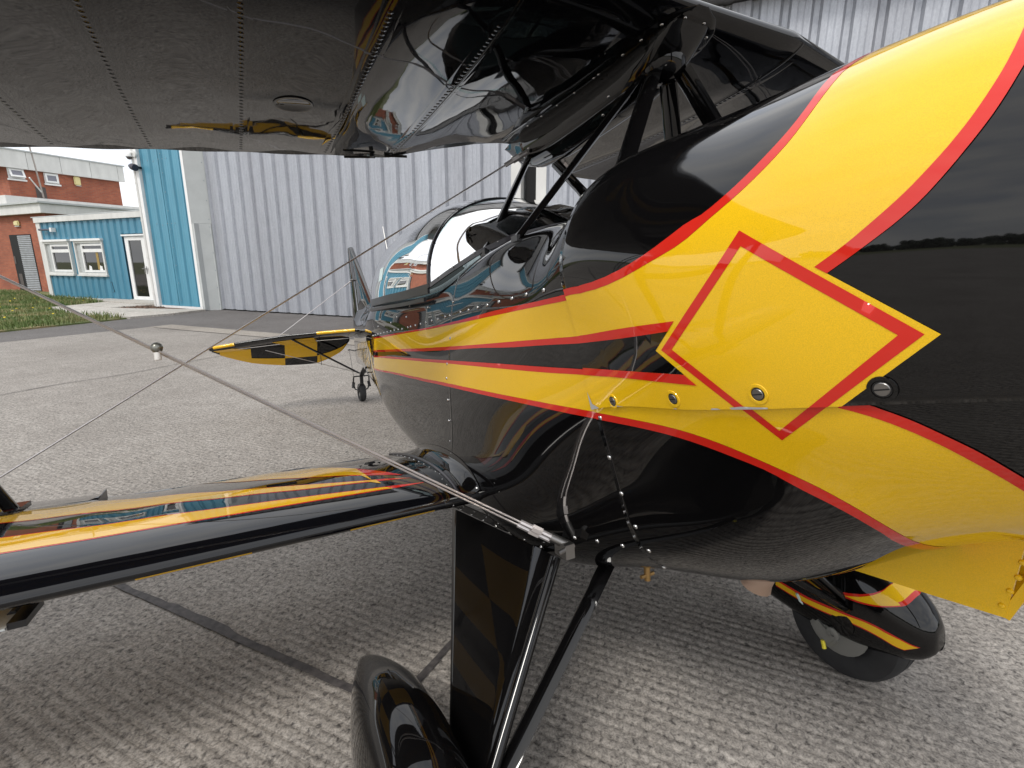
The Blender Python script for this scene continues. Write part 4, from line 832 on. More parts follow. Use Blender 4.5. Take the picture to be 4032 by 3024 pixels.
cowl_yellow = [A_i[-1]]+rv(A_i)[1:]+B_i+LV['D_yo']+[LV['E_up'][0]]+E_l[1:]+[(-.460, 12.0)]+rv(Fu_c)[1:]
hdecal('yellow_flash', cowl_yellow, YEL, 1)
hdecal('red_pinstripe', A_o+rv(A_i), RED, 2)
hdecal('red_pinstripe', B_i+rv(B_o), RED, 2)
hdecal('red_pinstripe', E_u+rv(E_l)[:-1], RED, 2)
hdecal('red_pinstripe', Fu_c+rv(Fl_c), RED, 2)
q0 = lambda L: [(-.0002, L[0][1])]+[p for p in L if p[0] < -.004]
hdecal('black_arrow', q0(LV['AR_u2'])[:-1]+LV['AR_t'][:-1]+rv(q0(LV['AR_l'])), BLACK, 2)
hdecal('red_pinstripe', q0(LV['AR_u'])+rv(q0(LV['AR_u2'])), RED, 3)
hdecal('red_pinstripe', q0(LV['AR_l'])+rv(q0(LV['AR_l2'])), RED, 3)
ro, ri = LV['D_ro'], LV['D_ri']
for k in range(4): hdecal('red_diamond', [ro[(k*12+i) % 48] for i in range(13)]+[ri[(k*12+i) % 48] for i in range(12, -1, -1)], RED, 2)
c0 = lambda L: [p for p in L if p[0] > .004]+[(0.0, L[-1][1])]
G = {k: c0(LV[k]) for k in ('G1u', 'G1l', 'G2u', 'G2l', 'G3u', 'G3l')}
hdecal('yellow_flash', G['G1l']+rv(G['G2u']), YEL, 1); hdecal('yellow_flash', G['G3l']+rv(Fu_f), YEL, 1)
for a_, b_ in (('G1u', 'G1l'), ('G2u', 'G2l'), ('G3u', 'G3l')): hdecal('red_pinstripe', G[a_]+rv(G[b_]), RED, 2)
hdecal('red_pinstripe', Fu_f+rv(Fl_f), RED, 2)
# tall yellow lettering bars on the rear fuselage, only ever seen edge on
for i in range(9):
    x = 2.0+i*.215; w = .085; lo = (9.35, 9.2, 9.0, 8.7, 8.3, 8.1, 8.0, 7.9, 7.8)[i]
    hdecal('yellow_lettering', [(x, 6.3), (x+w, 6.3), (x+w-.02, lo), (x-.02, lo)], YEL, 1)
    if i < 5: hdecal('yellow_lettering', [(x+w+.002, 6.3+.9*(i % 2)), (x+w+.07, 6.3+.9*(i % 2)), (x+w+.07, 6.6+.9*(i % 2)), (x+w+.002, 6.6+.9*(i % 2))], YEL, 1)
# paint chipped to primer at the cowl corner and along its lower edge
def chip(pts): hdecal('paint_chip', pts, BARE, 4, mirror=False, step=.004)
chip([(-.0004, 7.80), (-.0004, 8.045), (-.027, 8.018), (-.008, 7.965), (-.005, 7.9)])
chip([(-.33, 7.727), (-.382, 7.703), (-.382, 7.682), (-.345, 7.675), (-.328, 7.70)])
chip([(-.296, 7.757), (-.313, 7.74), (-.308, 7.722), (-.298, 7.73)]); chip([(-.222, 7.828), (-.232, 7.82), (-.228, 7.808)]); chip([(-.06, 7.985), (-.10, 7.95), (-.08, 7.952)])

# ---- screws: one mesh, many places
sm = MB(); sm.lathe((0, 0, 0), (0, 0, 1), [(.0, .0030), (.0022, .0029), (.0040, .0023), (.0052, .0010), (.0055, -.0004)], 14)
sm.box((-.0024, -.0005, .0022), (.0024, .0005, .00312), 1); sm.box((-.0005, -.0024, .0022), (.0005, .0024, .00313), 1)
SCR = sm.mesh('screw', [STEEL, BLKM])
sm = MB(); sm.lathe((0, 0, 0), (0, 0, 1), [(.0, .0016), (.0018, .0013), (.0029, .0004), (.003, -.0003)], 8); RIV = sm.mesh('rivet', STEEL)
def put(name, me, p, n, parent, s=1.0, spin=None):
    o = link(name, me, parent); q = n.to_track_quat('Z', 'Y'); o.rotation_mode = 'QUATERNION'
    o.rotation_quaternion = q @ Euler((0, 0, random.random()*3 if spin is None else spin)).to_quaternion(); o.location = p; o.scale = (s, s, s); return o
for x, t in SCREW_ROW+SCREW_OTH:
    r = region(x, t); off = (0, UPOFF, LOOFF)[r]; p = hpos(x, t, off+.0008); n = hpos(x, t, .05)-hpos(x, t, 0)
    put('screw', SCR, p, n.normalized(), fus if r == 0 else (ucowl if r == 1 else lcowl), .92 if x < .4 else .85)
for x, t in SCREW_FSIDE:
    put('rivet', RIV, hpos(x, t, .0004), (hpos(x, t, .05)-hpos(x, t, 0)).normalized(), fus, 1.0)
# quarter turn fasteners along the lower edge of the upper cowl
for i, (x, t) in enumerate(SCREW_CAM):
    p = hpos(x, t, UPOFF+.0009); n = (hpos(x, t, .05)-hpos(x, t, 0)).normalized()
    sm = MB(); sm.lathe((0, 0, 0), (0, 0, 1), [(.0135, .0), (.0130, .0011), (.0095, .0012), (.0088, .0002), (.0, .0002)], 26)
    c = put('fastener', sm.mesh('fastener', YEL if i < 3 else BLACK), p, n, ucowl, spin=.15)
    sm = MB(); sm.lathe((0, 0, 0), (0, 0, 1), [(.0085, .0003), (.0084, .0009), (.0, .0009)], 18, 1); sm.lathe((0, 0, 0), (0, 0, 1), [(.0072, .0009), (.0066, .0017), (.0, .0018)], 18, 0); sm.box((-.0066, -.0008, .0014), (.0066, .0008, .00195), 1)
    link('slotted_stud', sm.mesh('slotted_stud', [STEELD, BLKM]), c)
# panel joint rows: thin raised lap strips round the fuselage
def lap(name, fn, w, m, parent, off=.0007):
    b = MB(); P = [fn(k) for k in lin(0, 1, 60)]
    V = []
    for i, (x, t) in enumerate(P):
        a, c = P[max(i-1, 0)], P[min(i+1, 59)]; dx, dt = (c[0]-a[0]), (c[1]-a[1])*KT; L = math.hypot(dx, dt) or 1; nx, nt = -dt/L, dx/L/KT
        for k, o_ in ((-1, 0), (-.8, off), (.8, off), (1, 0)): V.append(hpos(x+nx*w*k*.5, t+nt*w*k*.5, o_))
    b.add(V, [(i*4+j, i*4+4+j, i*4+5+j, i*4+1+j) for i in range(59) for j in range(3)])
    o = b.build(name, m, parent, angle=80)
    bmn = bmesh.new(); bmn.from_mesh(o.data); bmesh.ops.recalc_face_normals(bmn, faces=bmn.faces); bmn.to_mesh(o.data); bmn.free(); return o
lap('frame_joint', lambda f: (.722-.02*f, 3.9+6.0*f), .012, BLACK, fus)
lap('side_panel_edge', lambda f: (.01+1.83*f, interp([0, .1, .4, 1.83], [6.17, 5.98, 5.99, 6.14], 1.83*f)-.07), .006, BLACK, fus, .0012)

# ---- induction scoop under the cowl, spinner, propeller
SCB = [(-.275, -.352), (-.33, -.349), (-.40, -.346), (-.493, -.341)]          # lower edge of the cheek, then up its leading edge
SCT = [(-.262, -.345), (-.33, -.29), (-.40, -.24), (-.52, -.17)]
def cheek(s): 
    b = MB(); V = []
    for (x0, u0), (x1, u1) in zip(SCT, SCB): V += [(x0, s-.004, u0), (x0, s+.0, u0), (x1, s, u1), (x1, s-.004, u1)]
    F = []
    for i in range(3): F += [(4*i+j, 4*i+(j+1) % 4, 4*i+4+(j+1) % 4, 4*i+4+j) for j in range(4)]
    F += [(0, 1, 2, 3), (15, 14, 13, 12)]; b.add(V, F); return b
scp = cheek(.085).build('induction_scoop', YEL, plane, smooth=False)
cheek(-.081).build('scoop_cheek', YEL, scp, smooth=False)
b = MB(); b.add([(-.275, .081, -.352), (-.275, -.081, -.352), (-.493, -.081, -.341), (-.493, .081, -.341), (-.275, .081, -.350), (-.275, -.081, -.350), (-.493, -.081, -.339), (-.493, .081, -.339)], [(0, 1, 2, 3), (7, 6, 5, 4)]); b.build('scoop_floor', YEL, scp, smooth=False)
b = MB(); b.sweep([(-.4935, .0815, -.3415), (-.524, .0815, -.268), (-.545, .0815, -.17)], [(-.0028, -.007), (.0028, -.007), (.0028, .004), (-.0028, .004)], (0, 1, 0)); b.build('scoop_flange', YEL, scp, smooth=False)
sm = MB(); sm.lathe((0, 0, 0), (0, 0, 1), [(.0, .0030), (.0026, .0024), (.0042, .0), (.0042, -.001)], 14); YR = sm.mesh('rivet', YEL)
for x, u in ((-.508, -.257), (-.5045, -.279), (-.497, -.301), (-.489, -.325)): put('rivet', YR, Vector((x, .0853, u)), Vector((0, 1, 0)), scp, 1.0)
b = MB(); b.lathe((-.84, 0, .085), (-1, 0, 0), [(.165, -.01), (.165, .02), (.155, .08), (.12, .19), (.065, .28), (.0, .31)], 32); b.build('spinner', YEL, plane)
def blade(a):
    b = MB(); d = Vector((0, math.sin(a), math.cos(a))); pts = [Vector((-.91, 0, .085))+d*r for r in (.1, .25, .45, .7, .92, .99)]
    b.sweep(pts, [(.075*math.cos(k*math.pi/8), .018*math.sin(k*math.pi/8)) for k in range(16)], (.5, math.cos(a)*.8, -math.sin(a)*.8), True, [.5, .9, 1.05, .95, .6, .2]); b.build('propeller_blade', BLKM, plane)
blade(R(8)); blade(R(188))
b = MB(); b.tube([(-.11, .09, -.36), (-.125, .095, -.438), (-.12, .097, -.452)], .030, 14); b.build('exhaust_stub', TAN, plane)
b = MB(); b.tube([(.16, .13, -.46), (.16, .13, -.548)], .008, 10); b.tube([(.16, .11, -.535), (.16, .15, -.535)], .005, 8); b.build('drain_pipe', BRASS, plane)

# ---- windscreen, canopy, cockpit
arch = lambda ph: Vector((.945+.045*math.sin(ph), .362*math.copysign(abs(math.cos(ph))**.9, math.cos(ph)), .258+.332*abs(math.sin(ph))**.93))
WB = [(.945, .362, .258), (.80, .345, .285), (.64, .312, .318), (.50, .27, .338), (.42, .19, .352), (.385, .10, .364), (.375, 0, .368)]
def wbase(f):                     # f 0..1 starboard foot -> port foot
    g = f*2 if f <= .5 else (1-f)*2; k = g*6; i = min(int(k), 5); h = k-i; a, c = Vector(WB[i]), Vector(WB[i+1]); p = a.lerp(c, h)
    return p if f <= .5 else Vector((p.x, -p.y, p.z))
def wsurf(f, v):
    a = arch(math.pi*f); c = wbase(f); p = a.lerp(c, v); bl = math.sin(math.pi*v)*.02*math.sin(math.pi*f)
    return p+Vector((-.3*bl, 0, bl))
b = MB(); b.grid(wsurf, lin(0, 1, 49), lin(0, 1, 13)); b.build('windscreen', CANOPYG, plane, angle=0)
b = MB(); b.sweep([arch(k)+Vector((.004, 0, 0)) for k in lin(.0, math.pi, 61)], [(-.0085, -.004), (.0085, -.004), (.009, 0), (.008, .005), (-.008, .005)], (1, 0, 0)); bow = b.build('windscreen_bow', RUBSEAL, plane, angle=40)
for k in lin(.22, math.pi-.22, 12):
    p = arch(k); put('screw', SCR, p+Vector((0, 0, 0))+(p-Vector((.95, 0, .2))).normalized()*.006, (p-Vector((.95, 0, .2))).normalized(), bow, .62)
b = MB(); P = [wbase(f)+Vector((-.003, 0, .006)) for f in lin(0.0, 1, 81)]
b.sweep(P, [(-.006, -.003), (.008, -.003), (.009, .002), (-.006, .003)], (0, 0, 1)); wf = b.build('windscreen_base_strip', RUBSEAL, plane, angle=40)
for f in lin(.04, .96, 16):
    p = wbase(f); q = Vector((0, p.y, .25)).normalized(); put('screw', SCR, p+q*.006+Vector((0, 0, .008)), q, wf, .55)
b = MB(); cx = lin(.955, 2.418, 50); b.grid(lambda x, ph: canopy(x, ph), cx, lin(0, math.pi, 41)); b.build('canopy_bubble', CANOPYG, plane, angle=0)
b = MB()
for s in (1, -1):
    P = []
    for x in lin(.955, 2.40, 30): c = canopy(x, 0); P.append((x, s*(c[1]+.003), c[2]-.006))
    b.sweep(P, [(-.017, -.004), (.017, -.004), (.017, .004), (-.017, .004)], (0, 0, 1))
b.build('canopy_frame', RUBSEAL, plane, angle=40)
b = MB()
for s in (1, -1):
    P = [(x, s*(canopy(x, 0)[1]+.010), canopy(x, 0)[2]-.042) for x in lin(.98, 2.30, 24)]; b.sweep(P, [(-.007, -.005), (.007, -.005), (.007, .005), (-.007, .005)], (0, 0, 1))
b.build('canopy_rail', RUBSEAL, plane, angle=40)
b = MB(); c = canopy(1.62, .22); pts = []
for dx, dp in ((0, 0), (.085, 0), (.085, .16), (0, .16)): q = Vector(canopy(1.62+dx, .20+dp)); pts.append(q+(q-Vector((q.x, 0, .2))).normalized()*.002)
b.add(pts, [(0, 1, 2, 3)]); b.build('sticker', PALE, plane, smooth=False)
b = MB()                          # cockpit coaming, hood and seat back seen through the acrylic
b.grid(lambda x, t: (x, hull(x, t)[1]*.9, hull(x, t)[2]+.004), lin(.80, 2.3, 40), lin(-4.4, 4.4, 21)); b.build('cockpit_lining', DARKIN, plane, angle=0)
b = MB(); b.sweep([(1.72, 0, .28), (1.80, 0, .42), (1.84, 0, .50)], [(-.15, -.03), (.15, -.03), (.17, 0), (.15, .03), (-.15, .03), (-.17, 0)], (0, 1, 0), True, [1, .9, .6]); b.build('seat_back', DARKIN, plane)
b = MB(); b.tube([(2.62, .03, .44), (2.78, .03, .86)], .0045, 6, scale=[1, .6]); b.build('whip_aerial', WHITEP, plane)

# ---- lower wing
def lw_n(f, s): 
    a = V3(lower_wing(f+.01, s))-V3(lower_wing(f-.01, s)); c = V3(lower_wing(f, s+.01))-V3(lower_wing(f, s-.01)); n = a.cross(c).normalized()
    return n
if lw_n(.4, 1.).z < 0:
    _l = lw_n
    def lw_n(f, s): return -_l(f, s)
FS = [-1+2*k/96 for k in range(97)]
def wing(name, fn, s0, s1, n, m, parent, rib=0):
    ss = lin(s0, s1, n); b = MB(); b.grid(lambda s, f: fn(f, s), ss, FS)
    k = len(FS); b.F.append(tuple(range(k))); b.F.append(tuple((n-1)*k+j for j in range(k))[::-1])
    o = b.build(name, m, parent, angle=35)
    bmn = bmesh.new(); bmn.from_mesh(o.data); bmesh.ops.recalc_face_normals(bmn, faces=bmn.faces); bmn.to_mesh(o.data); bmn.free(); o.data.set_sharp_from_angle(angle=R(35)); return o
def lwsag(f, s):                  # fabric sinks a little between the ribs
    x, y, z = lower_wing(f, s); a = abs(s); g = max(0, min(1, (abs(f)-.35)/.2)); k = .5-.5*math.cos(2*math.pi*(a-.05)/.223)
    return (x, y, z-.0022*k*g*(1 if f > 0 else -1))
lwg = wing('lower_wing', lwsag, .30, 2.765, 130, BLACKW, plane); wing('lower_wing', lwsag, -2.765, -.30, 80, BLACKW, plane)
S = {}
tipf = [(1.8, ), ]
s1u = [(.387, .576), (.482, .611), (.585, .659), (.724, .729), (.85, .805), (.992, .95)]; s1l = [(.387, .576), (.432, .622), (.479, .684), (.599, .83), (.685, .943), (.765, 1.025), (.915, 1.124), (.992, 1.20)]
s2u = [(.333, .56), (.382, .632), (.431, .737), (.492, .84), (.545, .947), (.602, 1.03), (.736, 1.248), (.861, 1.47), (.992, 1.72)]; s2l = [(.333, .56), (.361, .636), (.425, .846), (.495, 1.027), (.567, 1.22), (.613, 1.391), (.656, 1.574), (.74, 1.95), (.86, 2.45)]
s3u = [(.261, .542), (.293, .648), (.346, .852), (.39, 1.025), (.431, 1.202), (.454, 1.352), (.491, 1.511), (.56, 1.95), (.64, 2.45)]; s3l = [(.257, .542), (.261, .653), (.283, .857), (.302, 1.024), (.319, 1.19), (.328, 1.327), (.341, 1.467), (.37, 1.95), (.42, 2.45)]
def wpos(s, f, r, layer): return V3(lwsag(f, s))+lw_n(f, s)*layer*.0005
def wdecal(name, pfs, m, layer, **k):
    poly = [(s, f) for f, s in pfs]
    o = decal(name, poly, m, layer, wpos, lambda *a: 0, .75, step=.022, parent=k.pop('parent', lwg), mirror=False, **k)
    f = max(o.data.polygons, key=lambda p: p.area)
    up = sum(p.normal.z*p.area for p in o.data.polygons)
    if (up < 0) == (sum(q[0] for q in pfs) > 0): o.data.flip_normals()
    return o
def inset(u, l, e):               # the yellow inside its thin red edge
    uu = [(f-e*min(1, i*.6+.0), s+.0) for i, (f, s) in enumerate(u)]; ll = [(f+e*min(1, i*.6), s) for i, (f, s) in enumerate(l)]
    uu[0] = (u[0][0], u[0][1]+.09); ll[0] = (l[0][0], l[0][1]+.09)
    uu = [uu[0]]+[p for p in uu[1:] if p[1] > uu[0][1]+.004]; ll = [ll[0]]+[p for p in ll[1:] if p[1] > ll[0][1]+.004]
    return uu, ll
for u, l in ((s1u, s1l), (s2u, s2l), (s3u, s3l)):
    U, L = catm(u, 4), catm(l, 4)
    wdecal('red_edge', U+rv(L), RED, 1)
    Ui, Li = inset(U, L, .0075)
    wdecal('yellow_stripe', Ui+rv(Li), YELW, 2)
a = .546; k = 0
while a < 2.4:                    # chequered underside
    wdecal('yellow_check', [(-.035, a), (-.035, a+.221), (-.5, a+.221), (-.5, a)], YELW, 1); a += .442
a = .546+.221
while a < 2.4: wdecal('yellow_check', [(-.5, a), (-.5, a+.221), (-.97, a+.221), (-.97, a)], YELW, 1); a += .442
for f, s in RIVET_WING: put('rivet', RIV, wpos(s, f, 0, 2.2), lw_n(f, s), lwg, 1.05)
# root cuff and fillet between wing and fuselage
b = MB(); b.grid(lambda f, s: wpos(s, f, 0, 2.0+(0 if s < .515 else -1.6)), lin(-.25, .97, 60), [.36, .43, .47, .5, .512, .518]); o = b.build('root_cuff', BLACK, lwg, angle=60)
bmn = bmesh.new(); bmn.from_mesh(o.data); bmesh.ops.recalc_face_normals(bmn, faces=bmn.faces); bmn.to_mesh(o.data); bmn.free()
def hull_t(x, u):
    lo, hi = 5.5, 11.0
    for _ in range(24):
        m_ = (lo+hi)/2
        if hull(x, m_)[2] > u: lo = m_
        else: hi = m_
    return (lo+hi)/2
def fillet(f, v):
    x, s, u = lower_wing(f, .465); x2 = min(x, 1.36)
    p0 = V3(wpos(.485, f, 0, 2.4)); h = .014+.03*math.sin(math.pi*min(1, max(0, (f+.05)/1.0)))
    t1 = hull_t(x, u+h); p2 = hpos(x, t1, .0015); t2 = hull_t(x, u+.004); p1 = V3(hull(x, t2)); p1.z = u+.004
    return p0*(1-v)**2+p1*2*v*(1-v)+p2*v*v
b = MB(); b.grid(fillet, lin(.02, .96, 50), lin(0, 1, 9)); o = b.build('root_fillet', BLACK, lwg, angle=60)
bmn = bmesh.new(); bmn.from_mesh(o.data); bmesh.ops.recalc_face_normals(bmn, faces=bmn.faces); bmn.to_mesh(o.data); bmn.free()
b = MB(); P = [fillet(f, 0)+Vector((0, -.012, .003)) for f in lin(.05, .93, 50)]; b.tube(P, .0045, 8); b.build('fillet_bead', RUBSEAL, lwg)
# aileron, drooped up a touch, with a spade below
def ail(f, s):
    x, y, z = lower_wing(f, s); return (x, y, z+.0+.04*max(0, x-1.28))
b = MB(); ss = lin(1.44, 2.4, 30); fs = lin(.84, 1, 8); b.grid(lambda s, f: V3(ail(f, s))+Vector((0, 0, .006)), ss, fs); b.grid(lambda s, f: V3(ail(-f, s)), ss, fs)
b.build('aileron', BLACKW, lwg, angle=30)
b = MB(); b.add([(1.29, 1.439, -.395), (1.47, 1.439, -.403), (1.47, 1.439, -.372), (1.31, 1.439, -.378), (1.29, 1.443, -.395), (1.47, 1.443, -.403), (1.47, 1.443, -.372), (1.31, 1.443, -.378)], [(0, 1, 2, 3), (7, 6, 5, 4), (3, 2, 6, 7)]); b.build('aileron_end_rib', RUBSEAL, lwg, smooth=False)
b = MB(); b.box((.55, 1.43, -.432), (.68, 1.66, -.428)); b.build('aileron_spade', GREYP, lwg, smooth=False)
b = MB(); b.tube([(.62, 1.44, -.43), (.95, 1.46, -.43), (1.25, 1.48, -.40)], .009, 8); b.box((.56, 1.40, -.437), (.66, 1.43, -.423)); b.build('spade_arm', BLKM, lwg)

# ---- upper wing
def uwf(f, s):
    x, y, z = upper_wing(f, s); a = abs(s); g = max(0, min(1, (abs(f)-.3)/.2)); k = .5-.5*math.cos(2*math.pi*(a-.07)/.27)
    return (x, y, z-.0035*k*g*(1 if f > 0 else -1))
uw = wing('upper_wing', uwf, -2.815, 2.815, 271, BLACKW, plane)
def uw_n(f, s):
    a = V3(uwf(f+.01, s))-V3(uwf(f-.01, s)); c = V3(uwf(f, s+.01))-V3(uwf(f, s-.01)); n = a.cross(c).normalized()
    return n if n.z < 0 else -n
def upos(f, s, o): return V3(uwf(f, s))+uw_n(f, s)*o
stm = MB(); 
RB = [s*k for s in (1, -1) for k in (.40, .625, .892, 1.155, 1.42, 1.69, 1.95)]
for s0 in RB:
    b = MB(); fs = lin(-.12, -.985, 60); V = []
    for f in fs:
        for k, o_ in ((-.022, .0001), (-.017, .0005), (.017, .0005), (.022, .0001)): V.append(upos(f, s0+k, o_))
    b.add(V, [(i*4+j, i*4+4+j, i*4+5+j, i*4+1+j) for i in range(59) for j in range(3)]); b.build('rib_tape', BLACKW, uw, angle=80)
b = MB()
for s0 in RB:
    for f in lin(-.30, -.978, 44):
        p = upos(f, s0, .0006); n_ = uw_n(f, s0); b.lathe(p, n_, [(.0, .0013), (.0035, .0011), (.007, -.0003)], 7)
o = b.build('rib_stitching', BLACKW, uw); o['kind'] = 'stuff'
p = upos(-.70, .765, .0006); b = MB(); b.lathe(p, uw_n(-.70, .765), [(.052, -.001), (.052, .0022), (.044, .0028), (.040, .0012), (.0, .0012)], 40); b.build('inspection_ring', BLACK, uw)
for s0 in (.39, -.39): b = MB(); V = []; fs = lin(-.02, -.985, 50); V = [upos(f, s0+k, .0013 if abs(k) < .004 else 0) for f in fs for k in (-.005, -.003, .003, .005)]; b.add(V, [(i*4+j, i*4+4+j, i*4+5+j, i*4+1+j) for i in range(49) for j in range(3)]); b.build('panel_joint', BLACK, uw, angle=80)
b = MB(); q = upos(-.985, .40, 0); b.tube([q+Vector((.0, .02, -.004)), q+Vector((-.02, -.06, -.006))], .005, 6); b.tube([q+Vector((.02, .05, -.006)), q+Vector((.03, .16, -.012))], .004, 6); b.lathe(q+Vector((-.015, .07, -.006)), (0, 0, -1), [(.008, 0), (.008, .012), (0, .014)], 10); b.build('hinge_bracket', BLKM, uw)
# fairing under the centre section
FC = -.022
FW = [(.072, .012), (.085, .05), (.11, .075), (.16, .092), (.25, .10), (.40, .10), (.60, .098), (.80, .094), (.93, .085)]
ub = lambda x: upper_wing(-min(1, ((x-.075)/.875))**(1/1.6) if x > .075 else 0, 0)[2]
def fl_w(x): return interp([a for a, c in FW], [c for a, c in FW], x)
b = MB(); V = []; X = lin(.072, .90, 60)
for x in X:
    for k, o_ in ((-1.05, .0002), (-1, .0018), (-.72, .0018), (.72, .0018), (1, .0018), (1.05, .0002)): V.append((x, FC+fl_w(x)*1.0*k, ub(x)-o_-.0012))
b.add(V, [(i*6+j, i*6+6+j, i*6+7+j, i*6+1+j) for i in range(59) for j in range(5)]); fair = b.build('centre_fairing', BLACK, plane, angle=60)
bmn = bmesh.new(); bmn.from_mesh(fair.data); bmesh.ops.recalc_face_normals(bmn, faces=bmn.faces); bmn.to_mesh(fair.data); bmn.free()
if sum(p.normal.z for p in fair.data.polygons) > 0: fair.data.flip_normals()
def fdepth(x): return interp([.10, .13, .18, .28, .45, .65, .80, .88, .94, .985], [.0, .028, .058, .082, .094, .108, .108, .085, .045, .004], x)
def fbody(x, ph):
    w = fl_w(min(x, .93))*.72*(1 if x < .8 else max(.25, 1-(x-.8)*2.6)); z0 = ub(min(x, .93))-.001
    return (x, FC+w*math.copysign(abs(math.cos(ph))**.75, math.cos(ph)), z0-fdepth(x)*abs(math.sin(ph))**.8)
b = MB(); b.grid(fbody, lin(.10, .985, 60), lin(0, math.pi, 25)); b.build('fairing_body', BLACK, fair, angle=0)
for x, k in ((.10, .45), (.13, .86), (.185, .86), (.245, .86), (.34, .86), (.36, .86), (.45, .86), (.54, .86), (.63, .86), (.72, .86), (.10, -.45), (.13, -.86), (.19, -.86), (.26, -.86), (.38, -.86), (.5, -.86)):
    put('screw', SCR, Vector((x, FC+fl_w(x)*k, ub(x)-.0028)), Vector((0, 0, -1)), fair, .78)
for x, ph in ((.335, .62), (.385, 1.05), (.76, .5), (.80, .75), (.80, 1.15), (.84, 1.0), (.83, .55)):
    p = Vector(fbody(x, ph)); put('screw', SCR, p, (p-Vector((x, FC, ub(x)+.02))).normalized(), fair, .8)

# ---- cabane and interplane struts: streamlined tube
STRM = [(.5, 0), (.42, .13), (.25, .2), (0, .22), (-.25, .17), (-.5, 0), (-.25, -.17), (0, -.22), (.25, -.2), (.42, -.13)]
def strut(name, a, c, chord, m=BLACK, hint=(1, 0, 0), fat=1):
    b = MB(); b.sweep([a, c], [(x*chord, y*chord*fat) for x, y in STRM], hint); return b.build(name, m, plane, angle=30)
KN = (.205, FC, .695)
strut('cabane_strut', (.60, .305, .318), (.775, .03, .672), .042)                       # rear, near
strut('cabane_strut', (.385, .315, .318), (.225, .012, .70), .036)                      # long diagonal, near
strut('cabane_strut', (.085, .235, .36), (.205, .0, .70), .062, fat=.9)                 # front, near
strut('cabane_strut', (.30, -.17, .33), (.205, -.04, .70), .055)                        # far diagonal
strut('cabane_strut', (.13, -.30, .36), (.175, -.06, .69), .055)                        # front, far
strut('cabane_strut', (.60, -.305, .318), (.78, -.075, .668), .05)                      # rear, far
b = MB(); b.lathe((.20, FC, .715), (0, 0, -1), [(.0, .05), (.03, .047), (.052, .025), (.058, -.01), (.05, -.04)], 18); b.build('strut_boss', BLACK, plane)
for p in ((.60, .305, .318), (.385, .315, .318), (.60, -.305, .318)):
    b = MB(); b.box((p[0]-.016, p[1]-.007, p[2]-.01), (p[0]+.016, p[1]+.007, p[2]+.010)); b.build('strut_foot', BLKM, plane, smooth=False)
def istrut(sd):
    b = MB(); b.sweep([(1.25, sd*1.62, -.355), (1.22, sd*2.12, .765)], [(x*.075, y*.08) for x, y in STRM], (1, 0, 0)); b.sweep([(.72, sd*1.62, -.33), (.55, sd*2.12, .775)], [(x*.075, y*.08) for x, y in STRM], (1, 0, 0))
    b.sweep([(.98, sd*1.86, .18), (1.0, sd*1.88, .24)], [(.27, -.012), (.27, .012), (-.3, .012), (-.3, -.012)], (1, 0, 0)); b.box((1.19, sd*1.62-.02, -.355), (1.33, sd*1.62+.02, -.34)); return b.build('interplane_strut', BLACK, plane, angle=30)
istrut(1); istrut(-1)
# ---- flying and landing wires
def wire(a, c, r, name='flying_wire', ends=True):
    a, c = Vector(a), Vector(c); d = (c-a).normalized(); b = MB(); b.sweep([a, c], [(r*1.35*math.cos(k*math.pi/4), r*.75*math.sin(k*math.pi/4)) for k in range(8)], (1, 0, 0))
    if ends:
        b.tube([a, a+d*.085], r*1.9, 8); b.tube([a+d*.03, a+d*.055], r*2.7, 6)
    return b.build(name, WIRE, plane)
cbv = Vector((-.772, .953, .087))
A = Vector((.205, .362, -.398)); w2 = Vector((.86, 1.445, .298)); dirw = (w2-A)
B_ = A+dirw*1.70; wire(A+Vector((0, .004, .004)), B_, .0034); wire(A+Vector((.012, .006, -.006)), B_+Vector((.05, 0, 0)), .0034)
T = Vector((.765, .045, .684)); wl = Vector((1.60, 1.765, -.305)); wire(T, T+(wl-T)*1.02, .0040, 'landing_wire')
for s in (.012,): pass
wire((.765, -.085, .684), (1.60, -1.765, -.30), .0040, 'landing_wire'); wire((.79, -.085, .675), (1.63, -1.765, -.30), .0035, 'landing_wire')
wire((.205, -.362, -.398), (B_.x, -B_.y, B_.z), .0034); wire((.22, -.362, -.40), (B_.x+.05, -B_.y, B_.z), .0034)
b = MB(); b.tube([A+dirw.normalized()*.012, A-dirw.normalized()*.035], .011, 12); b.box((A.x-.036, A.y-.028, A.z-.040), (A.x+.012, A.y-.004, A.z-.006)); b.tube([A+Vector((-.03, .012, -.02)), A+Vector((-.03, -.03, -.012))], .006, 8); b.build('wire_fitting', STEELD, plane)
# javelin where the wires cross: ball on a white collar
sc_ = .56; jp = A+dirw*((1.135-A.y)/dirw.y)
b = MB(); b.lathe(jp+Vector((0, 0, .004)), (.1, 0, 1), [(.0, .0155), (.006, .0142), (.0112, .0095), (.013, .0026), (.0112, -.0043), (.007, -.0086)], 20); jv = b.build('javelin', mat('cast metal ball', (.25, .25, .22), .35, .75), plane)
b = MB(); b.lathe(jp+Vector((0, 0, -.004)), (.1, 0, 1), [(.0, -.019), (.0068, -.0185), (.0075, -.016), (.0072, .0)], 16); b.build('javelin_collar', WHITEP, jv)

